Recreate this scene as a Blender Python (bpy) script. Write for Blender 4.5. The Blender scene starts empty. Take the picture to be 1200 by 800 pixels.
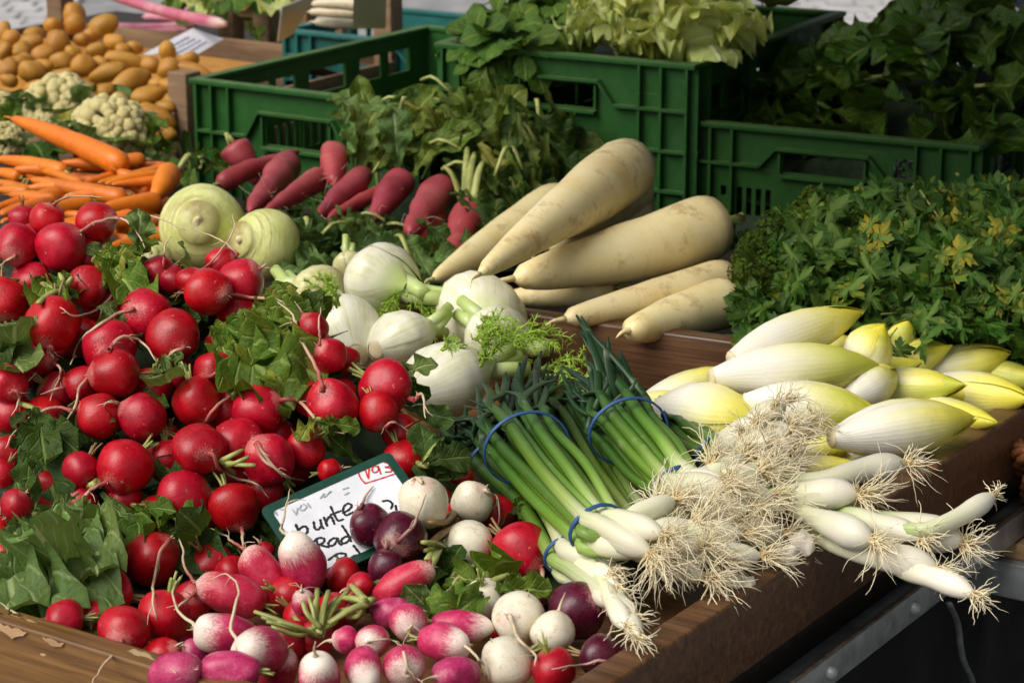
import bpy, bmesh, math, random
import numpy as np
from mathutils import Vector, Matrix, Euler, noise as mnoise
R = math.radians
random.seed(7)
sc = bpy.context.scene
COL = sc.collection
# ------------------------------------------------------------------ camera
CAM = Vector((0, 0, 1.60)); PITCH = R(16.2); FPX = 2750.0
cam = bpy.data.cameras.new("camera"); camo = bpy.data.objects.new("camera", cam); COL.objects.link(camo)
camo.location = CAM; camo.rotation_euler = (math.pi / 2 - PITCH, 0, 0)
cam.lens = FPX / 1200 * 36; cam.sensor_width = 36; cam.clip_start = 0.05; cam.clip_end = 400
cam.dof.use_dof = True; cam.dof.focus_distance = 1.88; cam.dof.aperture_fstop = 16
sc.camera = camo
# ------------------------------------------------------------------ world, sun, exposure
w = bpy.data.worlds.new("World"); sc.world = w; w.use_nodes = True
nt = w.node_tree; bg = nt.nodes["Background"]
sky = nt.nodes.new("ShaderNodeTexSky"); sky.sky_type = 'NISHITA'; sky.sun_disc = False
SUN_EL, SUN_AZ = R(48), R(-125)      # azimuth from +Y, clockwise seen from above
sky.sun_elevation = SUN_EL; sky.sun_rotation = SUN_AZ
sky.air_density = 1.4; sky.dust_density = 4.0; sky.ozone_density = 1.0
hs = nt.nodes.new('ShaderNodeHueSaturation'); hs.inputs['Saturation'].default_value = 0.35      # thin cloud: a paler, greyer sky
nt.links.new(sky.outputs[0], hs.inputs['Color']); nt.links.new(hs.outputs[0], bg.inputs[0]); bg.inputs[1].default_value = 0.085
sl = bpy.data.lights.new("sun", 'SUN'); sl.energy = 2.2; sl.angle = R(48); sl.color = (1, 0.945, 0.86)
slo = bpy.data.objects.new("sun", sl); COL.objects.link(slo)
sdir = Vector((math.sin(SUN_AZ) * math.cos(SUN_EL), math.cos(SUN_AZ) * math.cos(SUN_EL), math.sin(SUN_EL)))
slo.rotation_euler = sdir.to_track_quat('Z', 'Y').to_euler(); slo.location = (-3, -2, 5)
sc.view_settings.view_transform = 'Standard'; sc.view_settings.look = 'None'
sc.view_settings.gamma = 1; sc.view_settings.exposure = 0.33
sc.render.engine = 'CYCLES'
sc.cycles.max_bounces = 6; sc.cycles.diffuse_bounces = 3; sc.cycles.glossy_bounces = 2
sc.cycles.transmission_bounces = 3; sc.cycles.caustics_reflective = False; sc.cycles.caustics_refractive = False
sc.cycles.use_denoising = True

# ------------------------------------------------------------------ pixel helpers (photo is 1200 x 800)
CR = Vector((1, 0, 0)); CF = Vector((0, math.cos(PITCH), -math.sin(PITCH))); CU = Vector((0, math.sin(PITCH), math.cos(PITCH)))
def ray(px, py): return CF + CR * ((px - 600) / FPX) + CU * (-(py - 400) / FPX)
def PZ(px, py, z):
    d = ray(px, py); return CAM + d * ((z - CAM.z) / d.z)
def PD(px, py, dep): return CAM + ray(px, py) * dep          # dep = distance along the optical axis
def depth(p): return (Vector(p) - CAM).dot(CF)
HZ0, HY0, HS = 0.90, 1.63, 0.616
def PH(px, py, up=0.0):                                      # the sloping face of the radish heap
    d = ray(px, py); k = (HZ0 + up - HS * HY0 - CAM.z) / (d.z - HS * d.y); return CAM + d * k
def idir(dx, dy, toward=0.0):                                # image direction to world
    return (CR * dx - CU * dy - CF * toward).normalized()

# ------------------------------------------------------------------ objects, tags
def link(o, parent=None):
    COL.objects.link(o)
    if parent is not None: o.parent = parent
    return o
def tag(o, label=None, cat=None, group=None, kind=None):
    if label: o["label"] = label
    if cat: o["category"] = cat
    if group: o["group"] = group
    if kind: o["kind"] = kind
    return o
def thing(name, label, cat, loc=(0, 0, 0), group=None, mat=None):
    o = bpy.data.objects.new(name, None); o.empty_display_size = 0.02
    if mat is not None: o.matrix_world = mat
    else: o.location = loc
    link(o); return tag(o, label, cat, group)
def mesh(name, V, F, m=None, smooth=True, uv=None, mi=None):
    me = bpy.data.meshes.new(name)
    me.from_pydata([tuple(v) for v in V], [], [tuple(f) for f in F])
    for x in (m if isinstance(m, (list, tuple)) else [m]):
        if x is not None: me.materials.append(x)
    if smooth: me.shade_smooth()
    if uv is not None:
        l = me.uv_layers.new(name="UVMap")
        vi = np.empty(len(me.loops), dtype=np.int32); me.loops.foreach_get("vertex_index", vi)
        l.data.foreach_set("uv", np.asarray(uv, dtype=np.float32)[vi].ravel())
    if mi is not None: me.polygons.foreach_set("material_index", mi)
    me.update(); return me
def put(name, me, parent=None, M=None):
    o = bpy.data.objects.new(name, me)
    if M is not None: o.matrix_local = M
    return link(o, parent)

class MB:
    """collects shapes that become ONE mesh object"""
    def __init__(s): s.V = []; s.F = []; s.U = []; s.MI = []
    def add(s, V, F, uv=None, mi=0):
        n = len(s.V); s.V += [tuple(v) for v in V]; s.F += [tuple(i + n for i in f) for f in F]
        s.U += list(uv) if uv is not None else [(0, 0)] * len(V); s.MI += [mi] * len(F)
    def box(s, c, d, M=None, bev=0.0, mi=0):
        cx, cy, cz = c; x, y, z = d[0] / 2, d[1] / 2, d[2] / 2
        if bev > 0:
            bm = bmesh.new(); bmesh.ops.create_cube(bm, size=1)
            for v in bm.verts: v.co = Vector((v.co.x * d[0], v.co.y * d[1], v.co.z * d[2]))
            bmesh.ops.bevel(bm, geom=bm.edges[:], offset=bev, segments=2, affect='EDGES', profile=0.6)
            bm.verts.ensure_lookup_table()
            V = [v.co + Vector(c) for v in bm.verts]; F = [[v.index for v in f.verts] for f in bm.faces]; bm.free()
        else:
            V = [Vector((cx + a * x, cy + b * y, cz + e * z)) for a in (-1, 1) for b in (-1, 1) for e in (-1, 1)]
            F = [(0, 1, 3, 2), (4, 6, 7, 5), (0, 4, 5, 1), (2, 3, 7, 6), (0, 2, 6, 4), (1, 5, 7, 3)]
        if M is not None: V = [M @ v for v in V]
        s.add(V, F, None, mi)
    def tube(s, pts, rad, seg=6, cap=True, flat=1.0, v0=0.0, v1=1.0, mi=0):
        V, F, U = tube(pts, rad, seg, cap, flat, v0, v1); s.add(V, F, U, mi)
    def me(s, name, m=None, smooth=True): return mesh(name, s.V, s.F, m, smooth, s.U, s.MI)
    def build(s, name, m=None, parent=None, smooth=True): return put(name, s.me(name, m, smooth), parent)

def tube(pts, rad, seg=6, cap=True, flat=1.0, v0=0.0, v1=1.0):
    P = np.array([tuple(p) for p in pts], dtype=float); n = len(P)
    r = np.full(n, rad, dtype=float) if np.isscalar(rad) else np.array(rad, dtype=float)
    T = np.gradient(P, axis=0); T /= (np.linalg.norm(T, axis=1)[:, None] + 1e-12)
    a = np.array([0, 0, 1.0]) if abs(T[0][2]) < 0.9 else np.array([1.0, 0, 0])
    nrm = np.cross(T[0], a); nrm /= np.linalg.norm(nrm); N = [nrm]
    for i in range(1, n):
        v = N[-1] - T[i] * np.dot(N[-1], T[i]); N.append(v / (np.linalg.norm(v) + 1e-12))
    N = np.array(N); B = np.cross(T, N); an = np.arange(seg) * 2 * math.pi / seg
    V = P[:, None, :] + r[:, None, None] * (np.cos(an)[None, :, None] * N[:, None, :] + flat * np.sin(an)[None, :, None] * B[:, None, :])
    V = V.reshape(-1, 3); F = []
    for i in range(n - 1):
        for j in range(seg):
            k = (j + 1) % seg; F.append((i * seg + j, i * seg + k, (i + 1) * seg + k, (i + 1) * seg + j))
    U = [(j / seg, v0 + (v1 - v0) * i / (n - 1)) for i in range(n) for j in range(seg)]
    if cap:
        F.append(tuple(range(seg))[::-1]); F.append(tuple((n - 1) * seg + j for j in range(seg)))
    return V, F, U
def bez(ps, n=12):
    """smooth curve through points (Catmull-Rom)"""
    P = [Vector(p) for p in ps]
    if len(P) == 2: return [P[0].lerp(P[1], i / n) for i in range(n + 1)]
    Q = [P[0] * 2 - P[1]] + P + [P[-1] * 2 - P[-2]]; out = []; m = len(P) - 1
    for i in range(n + 1):
        t = i / n * m; k = min(int(t), m - 1); u = t - k; a, b, c, d = Q[k:k + 4]
        out.append(0.5 * ((2 * b) + (c - a) * u + (2 * a - 5 * b + 4 * c - d) * u * u + (3 * b - a - 3 * c + d) * u ** 3))
    return out
def interp(xs, ys, t): return float(np.interp(t, xs, ys))
def lathe(prof, seg=22, amp=0.0, fr=1.2, seed=0, closed=True):
    """prof: list of (r, z) from the bottom up; noise amp pushes the skin in and out"""
    V = []; F = []; U = []; n = len(prof)
    for i, (r, z) in enumerate(prof):
        for j in range(seg):
            a = 2 * math.pi * j / seg; p = Vector((r * math.cos(a), r * math.sin(a), z))
            if amp: p = p * (1 + amp * mnoise.noise(p * fr + Vector((seed * 7.3, seed * 3.1, 0))))
            V.append(p); U.append((j / seg, i / (n - 1)))
    for i in range(n - 1):
        for j in range(seg):
            k = (j + 1) % seg; F.append((i * seg + j, i * seg + k, (i + 1) * seg + k, (i + 1) * seg + j))
    if closed: F.append(tuple(range(seg))[::-1]); F.append(tuple((n - 1) * seg + j for j in range(seg)))
    return V, F, U
def frame(x=None, y=None, z=None, loc=(0, 0, 0), s=1.0):
    """matrix with the main axis exact and the hint axis made square to it"""
    if y is not None:
        Y = Vector(y).normalized(); X = Y.cross(Vector(z)); X = X.normalized() if X.length > 1e-5 else Y.orthogonal().normalized(); Z = X.cross(Y)
    else:
        Z = Vector(z).normalized(); h = Vector(x) if x is not None else Z.orthogonal(); Y = Z.cross(h)
        Y = Y.normalized() if Y.length > 1e-5 else Z.orthogonal().normalized(); X = Y.cross(Z)
    M = Matrix((X, Y, Z)).transposed().to_4x4()
    sv = s if hasattr(s, '__len__') else (s, s, s)
    return Matrix.Translation(Vector(loc)) @ M @ Matrix.Diagonal((*sv, 1))
def rv(a=1.0): return Vector((random.uniform(-a, a), random.uniform(-a, a), random.uniform(-a, a)))

# ------------------------------------------------------------------ materials
class NB:
    def __init__(s, name, rough=0.5, spec=0.5, sss=0.0, sssr=(1, 0.3, 0.2), sssd=0.005, coat=0.0, metal=0.0):
        s.m = bpy.data.materials.new(name); s.m.use_nodes = True; s.t = s.m.node_tree; s.n = s.t.nodes
        s.b = s.n["Principled BSDF"]; s.b.inputs["Roughness"].default_value = rough
        s.b.inputs["Specular IOR Level"].default_value = spec; s.b.inputs["Metallic"].default_value = metal
        if sss: s.b.inputs["Subsurface Weight"].default_value = sss; s.b.inputs["Subsurface Radius"].default_value = sssr; s.b.inputs["Subsurface Scale"].default_value = sssd
        if coat: s.b.inputs["Coat Weight"].default_value = coat; s.b.inputs["Coat Roughness"].default_value = 0.15
        s.tc = s.n.new("ShaderNodeTexCoord"); s.oi = s.n.new("ShaderNodeObjectInfo")
        # object coordinates moved by a per-object random offset
        s.co = s.n.new("ShaderNodeVectorMath"); s.co.operation = 'ADD'
        k = s.n.new("ShaderNodeVectorMath"); k.operation = 'SCALE'; k.inputs[0].default_value = (13.1, 7.7, 5.3); s.l(s.oi.outputs["Random"], k.inputs["Scale"])
        s.l(s.tc.outputs["Object"], s.co.inputs[0]); s.l(k.outputs[0], s.co.inputs[1])
    def l(s, a, b): s.t.links.new(a, b)
    def noise(s, scale, detail=4, rough=0.55, stretch=None, src=None, dist=0.0):
        n = s.n.new("ShaderNodeTexNoise"); n.inputs["Scale"].default_value = scale; n.inputs["Detail"].default_value = detail
        n.inputs["Roughness"].default_value = rough; n.inputs["Distortion"].default_value = dist
        v = src if src is not None else s.co.outputs[0]
        if stretch:
            mp = s.n.new("ShaderNodeMapping"); mp.inputs["Scale"].default_value = stretch; s.l(v, mp.inputs[0]); v = mp.outputs[0]
        s.l(v, n.inputs["Vector"]); return n.outputs["Fac"]
    def ramp(s, fac, stops, mode='LINEAR'):
        r = s.n.new("ShaderNodeValToRGB"); e = r.color_ramp; e.interpolation = mode
        while len(e.elements) > 1: e.elements.remove(e.elements[-1])
        e.elements[0].position = stops[0][0]; c = stops[0][1]; e.elements[0].color = (*c, 1) if hasattr(c, '__len__') else (c, c, c, 1)
        for p, c in stops[1:]:
            q = e.elements.new(p); q.color = (*c, 1) if hasattr(c, '__len__') else (c, c, c, 1)
        s.l(fac, r.inputs[0]); return r.outputs[0]
    def mix(s, f, a, b, mode='MIX'):
        m = s.n.new("ShaderNodeMix"); m.data_type = 'RGBA'; m.blend_type = mode
        for v, i in ((f, 0), (a, 6), (b, 7)):
            if isinstance(v, (int, float)): m.inputs[i].default_value = v if i == 0 else (v, v, v, 1)
            elif isinstance(v, tuple): m.inputs[i].default_value = (*v, 1)
            else: s.l(v, m.inputs[i])
        return m.outputs[2]
    def math(s, op, a, b=None, c=None):
        m = s.n.new("ShaderNodeMath"); m.operation = op
        for v, i in ((a, 0), (b, 1), (c, 2)):
            if v is None: continue
            if isinstance(v, (int, float)): m.inputs[i].default_value = v
            else: s.l(v, m.inputs[i])
        return m.outputs[0]
    def sep(s, v):
        x = s.n.new("ShaderNodeSeparateXYZ"); s.l(v, x.inputs[0]); return x.outputs
    def color(s, c):
        if isinstance(c, tuple): s.b.inputs["Base Color"].default_value = (*c, 1)
        else: s.l(c, s.b.inputs["Base Color"])
        return s
    def rough(s, f): s.l(f, s.b.inputs["Roughness"]); return s
    def bump(s, h, strength=0.3, dist=0.001):
        b = s.n.new("ShaderNodeBump"); b.inputs["Strength"].default_value = strength; b.inputs["Distance"].default_value = dist
        s.l(h, b.inputs["Height"]); s.l(b.outputs[0], s.b.inputs["Normal"]); return s
    def vary(s, c, amt=0.25, hue=0.0):
        """per-object brightness change"""
        h = s.n.new("ShaderNodeHueSaturation"); s.l(c, h.inputs["Color"])
        s.l(s.math('MULTIPLY_ADD', s.oi.outputs["Random"], amt, 1 - amt / 2), h.inputs["Value"])
        if hue:
            w = s.n.new("ShaderNodeTexWhiteNoise"); w.noise_dimensions = '1D'; s.l(s.oi.outputs["Random"], w.inputs["W"])
            s.l(s.math('MULTIPLY_ADD', w.outputs["Value"], hue, 0.5 - hue / 2), h.inputs["Hue"])
        return h.outputs[0]
def leaf_mat(name, dark, light, vein, rough=0.42, transl=0.25, hue=0.03, amt=0.45, nveins=7, yellow=None, dirt=False):
    """leaf blade: UV u across (0..1), v along; midrib and side veins drawn from the UV"""
    b = NB(name, rough, 0.22); uv = b.sep(b.tc.outputs["UV"])
    x = b.math('ABSOLUTE', b.math('SUBTRACT', uv[0], 0.5))
    n1 = b.noise(9, 3, src=b.tc.outputs["UV"]); n2 = b.noise(40, 4)
    t = b.math('SUBTRACT', uv[1], b.math('MULTIPLY', x, 0.55))
    side = b.math('PINGPONG', b.math('MULTIPLY_ADD', n1, 0.06, b.math('MULTIPLY', t, nveins)), 0.5)
    sv = b.ramp(side, [(0, 1), (0.13, 0)]); sv = b.math('MULTIPLY', sv, 0.6)
    mv = b.ramp(x, [(0, 1), (0.028, 0.9), (0.06, 0)])
    vv = b.math('MAXIMUM', sv, mv)
    c = b.ramp(b.math('MULTIPLY_ADD', n2, 0.6, b.math('MULTIPLY', n1, 0.4)), [(0.3, dark), (0.7, light)])
    if yellow is not None:
        f = b.ramp(b.math('ADD', b.oi.outputs["Random"], b.math('MULTIPLY', b.math('SUBTRACT', n1, 0.5), 0.5)), [(0.88, 0), (1.02, 0.9)])
        c = b.mix(f, c, yellow)
    c = b.vary(b.mix(vv, c, vein), amt, hue); b.color(c)
    b.bump(b.math('ADD', b.math('MULTIPLY', vv, -1), b.math('MULTIPLY', n2, 0.7)), 0.8, 0.002)
    if transl:
        tr = b.n.new("ShaderNodeBsdfTranslucent"); ms = b.n.new("ShaderNodeMixShader"); ms.inputs[0].default_value = transl
        b.l(b.mix(0.5, c, (light[0] * 1.6, light[1] * 1.5, light[2] * 0.6)), tr.inputs[0])
        out = b.n["Material Output"]; b.l(b.b.outputs[0], ms.inputs[1]); b.l(tr.outputs[0], ms.inputs[2]); b.l(ms.outputs[0], out.inputs[0])
    return b.m
def wood_mat(name, dark, mid, light, rough=0.35, axis=0, chips=False, sc_=1.0):
    b = NB(name, rough, 0.45)
    st = [18, 18, 18]; st[axis] = 1.2; g = b.noise(7 * sc_, 6, 0.65, tuple(st), dist=0.4)
    st2 = [60, 60, 60]; st2[axis] = 2; f = b.noise(6 * sc_, 3, 0.6, tuple(st2)); big = b.noise(5, 3)
    v = b.math('ADD', b.math('MULTIPLY', g, 0.7), b.math('MULTIPLY', f, 0.3))
    c = b.ramp(v, [(0.32, dark), (0.52, mid), (0.72, light)]); c = b.mix(b.math('MULTIPLY', big, 0.6), c, dark, 'MIX')
    if chips:
        cn = b.noise(30, 5, 0.6, (0.5, 1.6, 1.6)); k = b.ramp(cn, [(0.66, 0), (0.68, 1)], 'LINEAR'); c = b.mix(k, c, (0.50, 0.36, 0.19))
    b.color(b.vary(c, 0.25)); b.rough(b.ramp(f, [(0.3, rough - 0.08), (0.7, rough + 0.2)])); b.bump(v, 0.35, 0.0015); return b.m
def plain(name, col, rough=0.5, var=0.25, nscale=30, spec=0.5, metal=0.0, bump=0.0, dirt=None, stretch=None, sss=0, coat=0.0):
    b = NB(name, rough, spec, metal=metal, sss=sss, sssr=(0.8, 0.6, 0.3), sssd=0.004, coat=coat); n = b.noise(nscale, 5, 0.6, stretch)
    lo = tuple(c * (1 - var) for c in col); hi = tuple(min(1, c * (1 + var)) for c in col)
    c = b.ramp(n, [(0.3, lo), (0.7, hi)])
    if dirt is not None: c = b.mix(b.ramp(b.noise(nscale * 0.35, 5, 0.7), [(0.52, 0), (0.72, 0.75)]), c, dirt)
    b.color(c); b.rough(b.ramp(n, [(0.3, max(0.03, rough - 0.1)), (0.7, min(1, rough + 0.12))]))
    if bump: b.bump(n, bump, 0.001)
    return b.m
M = {}
def radish_mat(name, deep, skin, hi, white=None, wlo=-1.0, whi=-0.4, crown=None, rough=0.33, scars=True, specks=None, streak=0.25):
    """root skin: local z runs from the root tip (-1) to the crown (+1), unit radius"""
    b = NB(name, rough, 0.42, sss=0.05, sssr=(1.0, 0.25, 0.2), sssd=0.004, coat=0.08)
    z = b.sep(b.tc.outputs["Object"])[2]
    n1 = b.noise(1.6, 3); n2 = b.noise(7, 5, 0.7); ns = b.noise(5, 4, 0.6, (3.0, 3.0, 0.45))
    c = b.ramp(b.math('MULTIPLY_ADD', n2, 0.4, b.math('MULTIPLY', n1, 0.6)), [(0.32, deep), (0.52, skin), (0.74, hi)])
    if white is not None:
        zz = b.math('ADD', z, b.math('MULTIPLY', b.math('SUBTRACT', ns, 0.5), streak * 6))
        f = b.n.new("ShaderNodeMapRange"); f.inputs[1].default_value = wlo; f.inputs[2].default_value = whi; f.inputs[3].default_value = 1; f.inputs[4].default_value = 0
        f.interpolation_type = 'SMOOTHSTEP'; b.l(zz, f.inputs[0]); c = b.mix(f.outputs[0], c, white)
    if scars:
        s = b.math('MULTIPLY', b.ramp(b.noise(3.3, 2, 0.5, (1, 1, 2.6)), [(0.71, 0), (0.74, 0.6)]), 1.0); c = b.mix(s, c, (0.62, 0.28, 0.2))
        s2 = b.ramp(b.noise(22, 2, 0.5), [(0.73, 0), (0.79, 0.4)]); c = b.mix(s2, c, (0.66, 0.24, 0.2))
    if specks is not None:
        s = b.ramp(b.noise(2.2, 6, 0.72), [(0.57, 0), (0.70, 0.75)]); c = b.mix(s, c, specks)
        rings = b.ramp(b.noise(2.2, 4, 0.6, (0.6, 0.6, 9)), [(0.62, 0), (0.72, 0.35)]); c = b.mix(rings, c, specks)
    if white is None:
        tz = b.math('ADD', z, b.math('MULTIPLY', b.math('SUBTRACT', ns, 0.5), 0.5)); c = b.mix(b.ramp(b.math('MULTIPLY_ADD', tz, 0.5, 0.5), [(0.0, 0.4), (0.045, 0)]), c, (0.62, 0.30, 0.26))
    if crown is not None:
        k = b.ramp(b.math('ADD', z, b.math('MULTIPLY', n2, 0.12)), [(0.93, 0), (1.0, 0.8)]); c = b.mix(k, c, crown)
    b.color(b.vary(c, 0.26, 0.006)); b.bump(b.math('ADD', b.math('MULTIPLY', n2, 0.5), ns), 0.25, 0.0012)
    b.rough(b.ramp(n2, [(0.3, rough - 0.1), (0.72, rough + 0.14)])); return b.m
M['red'] = radish_mat("radish skin red", (0.27, 0.002, 0.008), (0.44, 0.003, 0.014), (0.55, 0.009, 0.027), crown=(0.25, 0.2, 0.05))
M['purple'] = radish_mat("radish skin purple", (0.045, 0.002, 0.012), (0.085, 0.005, 0.022), (0.15, 0.012, 0.04), rough=0.27, crown=(0.05, 0.05, 0.02))
M['white'] = radish_mat("radish skin white", (0.62, 0.54, 0.38), (0.74, 0.68, 0.53), (0.80, 0.76, 0.64), scars=False, specks=(0.36, 0.24, 0.10), crown=(0.3, 0.36, 0.08), rough=0.38)
M['pink'] = radish_mat("radish skin pink", (0.34, 0.008, 0.05), (0.50, 0.025, 0.10), (0.66, 0.12, 0.22), white=(0.82, 0.72, 0.62), wlo=-1.35, whi=-0.25)
M['pinkred'] = radish_mat("radish skin pink red", (0.36, 0.008, 0.035), (0.50, 0.018, 0.06), (0.62, 0.09, 0.14), white=(0.80, 0.62, 0.54), wlo=-1.9, whi=-0.8)
M['magenta'] = radish_mat("radish skin magenta", (0.30, 0.008, 0.06), (0.46, 0.03, 0.13), (0.62, 0.16, 0.26), white=(0.80, 0.6, 0.56), wlo=-2.6, whi=-1.2)
def root_mat(name, a, m_, t):
    b = NB(name, 0.5, 0.4); v = b.sep(b.tc.outputs["UV"])[1]; n = b.noise(300, 2)
    b.color(b.mix(b.math('MULTIPLY', n, 0.35), b.ramp(v, [(0, a), (0.18, m_), (0.5, t), (1, t)]), (0.3, 0.2, 0.1))); return b.m
M['root_red'] = root_mat("thin root red to cream", (0.36, 0.01, 0.03), (0.45, 0.10, 0.10), (0.66, 0.50, 0.34))
M['root_pale'] = root_mat("thin root cream", (0.72, 0.62, 0.46), (0.70, 0.60, 0.42), (0.62, 0.50, 0.33))
M['root_pur'] = root_mat("thin root purple", (0.14, 0.01, 0.04), (0.30, 0.10, 0.12), (0.52, 0.34, 0.27))
M['hair'] = root_mat("onion root hair", (0.76, 0.56, 0.26), (0.92, 0.79, 0.48), (0.94, 0.85, 0.60))
M['stalk'] = plain("leaf stalk green", (0.32, 0.35, 0.10), 0.4, 0.4, 60, stretch=(1, 1, 0.3))
M['stalk_red'] = plain("radish stalk reddish", (0.26, 0.16, 0.06), 0.4, 0.4, 50)
M['leaf'] = leaf_mat("radish leaf", (0.062, 0.125, 0.010), (0.145, 0.235, 0.022), (0.32, 0.42, 0.10), yellow=(0.30, 0.27, 0.04), rough=0.5)
M['leaf_grey'] = leaf_mat("radish leaf dull", (0.080, 0.150, 0.030), (0.160, 0.250, 0.065), (0.34, 0.44, 0.18), rough=0.45)
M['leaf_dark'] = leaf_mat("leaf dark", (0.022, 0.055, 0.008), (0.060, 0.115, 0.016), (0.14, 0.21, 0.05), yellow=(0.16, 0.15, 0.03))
M['leaf_top'] = leaf_mat("turnip leaf", (0.060, 0.105, 0.012), (0.145, 0.20, 0.028), (0.30, 0.35, 0.08), yellow=(0.24, 0.23, 0.04))
M['spinach'] = leaf_mat("spinach leaf", (0.020, 0.056, 0.006), (0.060, 0.120, 0.012), (0.14, 0.2, 0.04), rough=0.34, transl=0.2, yellow=(0.15, 0.17, 0.02), amt=0.6)
M['parsley'] = leaf_mat("parsley leaf", (0.015, 0.058, 0.005), (0.050, 0.118, 0.011), (0.10, 0.18, 0.03), yellow=(0.28, 0.24, 0.02), nveins=4, amt=0.6)
M['curly'] = leaf_mat("curly parsley", (0.045, 0.100, 0.008), (0.120, 0.190, 0.018), (0.14, 0.2, 0.03), transl=0.3, nveins=3)
M['lambs'] = leaf_mat("lambs lettuce leaf", (0.035, 0.095, 0.010), (0.100, 0.185, 0.022), (0.18, 0.26, 0.05), nveins=5)
M['lettuce'] = leaf_mat("pale lettuce leaf", (0.46, 0.56, 0.12), (0.70, 0.75, 0.30), (0.78, 0.80, 0.48), nveins=6, transl=0.3)
M['frond'] = plain("fennel frond", (0.33, 0.50, 0.05), 0.5, 0.3, 80)
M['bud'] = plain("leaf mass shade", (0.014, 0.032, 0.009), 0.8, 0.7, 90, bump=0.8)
# chicory: UV v along the leaf, u across
b = NB("chicory leaf", 0.36, 0.45, sss=0.25, sssr=(0.8, 0.7, 0.25), sssd=0.006, coat=0.1); uv = b.sep(b.tc.outputs["UV"])
x = b.math('ABSOLUTE', b.math('SUBTRACT', uv[0], 0.5)); n = b.noise(5, 4, 0.6, (6, 6, 0.8)); n2 = b.noise(2.2, 3)
t = b.math('ADD', uv[1], b.math('ADD', b.math('MULTIPLY', b.math('SUBTRACT', n, 0.5), 0.20), b.math('MULTIPLY', x, 0.25)))
c = b.ramp(t, [(0.34, (0.82, 0.79, 0.68)), (0.55, (0.82, 0.78, 0.46)), (0.76, (0.82, 0.75, 0.18)), (0.97, (0.76, 0.68, 0.05))])
g = b.ramp(b.math('ADD', b.oi.outputs["Random"], b.math('MULTIPLY', n2, 0.2)), [(0.86, 0), (0.95, 0.55)]); g = b.math('MULTIPLY', g, b.ramp(t, [(0.5, 0), (0.8, 1)]))
c = b.mix(g, c, (0.36, 0.46, 0.06))
ve = b.math('PINGPONG', b.math('MULTIPLY_ADD', n, 0.5, b.math('MULTIPLY', uv[0], 13)), 0.5)
b.color(b.vary(c, 0.12)); b.bump(b.math('ADD', b.math('MULTIPLY', ve, 0.8), b.noise(9, 4, 0.6, (5, 5, 1))), 0.35, 0.001); M['chicory'] = b.m
# long roots; v along (0 tip .. 1 crown)
def long_mat(name, a, c1, c2, spot, spots=(0.54, 0.68), rough=0.42, rings=0.3, sss=0.1, crown=None):
    b = NB(name, rough, 0.45, sss=sss, sssr=(1, 0.6, 0.3), sssd=0.004, coat=0.06); v = b.sep(b.tc.outputs["UV"])[1]
    n1 = b.noise(14, 4); n2 = b.noise(45, 5, 0.7)
    c = b.ramp(b.math('MULTIPLY_ADD', n2, 0.4, b.math('MULTIPLY', n1, 0.6)), [(0.3, a), (0.5, c1), (0.72, c2)])
    s = b.ramp(b.noise(26, 6, 0.75), [(spots[0], 0), (spots[1], 0.7)]); c = b.mix(s, c, spot)
    mp = b.n.new("ShaderNodeMapping"); mp.inputs["Scale"].default_value = (1.5, 46, 1); b.l(b.tc.outputs["UV"], mp.inputs[0])
    rg = b.ramp(b.noise(1.0, 4, 0.6, src=mp.outputs[0]), [(0.58, 0), (0.70, rings)]); c = b.mix(rg, c, spot)
    if crown: c = b.mix(b.ramp(b.math('ADD', v, b.math('MULTIPLY', n1, 0.1)), [(0.92, 0), (1.02, 0.6)]), c, crown)
    b.color(b.vary(c, 0.22, 0.01)); b.bump(b.math('ADD', n2, b.math('MULTIPLY', rg, -1.5)), 0.3, 0.0016); return b.m
M['daikon'] = long_mat("daikon skin", (0.80, 0.60, 0.25), (0.90, 0.76, 0.40), (0.92, 0.82, 0.52), (0.42, 0.24, 0.09), crown=(0.5, 0.36, 0.14))
M['pinkroot'] = long_mat("rose radish skin", (0.21, 0.018, 0.028), (0.34, 0.040, 0.054), (0.44, 0.10, 0.095), (0.48, 0.24, 0.17), (0.6, 0.75), rough=0.5)
M['carrot'] = long_mat("carrot skin", (0.52, 0.115, 0.004), (0.70, 0.175, 0.006), (0.76, 0.24, 0.015), (0.40, 0.095, 0.008), (0.55, 0.69), rough=0.45, rings=0.6)
M['potato'] = long_mat("potato skin", (0.29, 0.115, 0.008), (0.45, 0.205, 0.018), (0.56, 0.29, 0.042), (0.24, 0.10, 0.014), (0.56, 0.74), rough=0.5, rings=0.0)
M['rhubarb'] = long_mat("rhubarb stalk", (0.46, 0.06, 0.13), (0.58, 0.18, 0.26), (0.68, 0.42, 0.42), (0.4, 0.04, 0.1), (0.6, 0.7), rings=0.0, crown=(0.7, 0.6, 0.5))
M['parsnip'] = long_mat("pale root skin", (0.6, 0.5, 0.32), (0.7, 0.62, 0.44), (0.76, 0.7, 0.56), (0.45, 0.3, 0.15))
b = NB("kohlrabi skin", 0.42, 0.4, sss=0.1, sssr=(0.8, 0.8, 0.3), sssd=0.005); z = b.sep(b.tc.outputs["Object"])[2]
n1 = b.noise(1.7, 5, 0.65); n2 = b.noise(6, 5)
c = b.ramp(b.math('MULTIPLY_ADD', n2, 0.45, b.math('MULTIPLY', n1, 0.55)), [(0.32, (0.46, 0.50, 0.14)), (0.52, (0.62, 0.64, 0.25)), (0.72, (0.72, 0.72, 0.38))])
rg = b.ramp(b.noise(1.0, 5, 0.65, (0.8, 0.8, 13)), [(0.54, 0), (0.64, 0.75)]); rg = b.math('MULTIPLY', rg, b.ramp(z, [(0.0, 0), (0.45, 1)])); c = b.mix(rg, c, (0.36, 0.27, 0.10))
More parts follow.
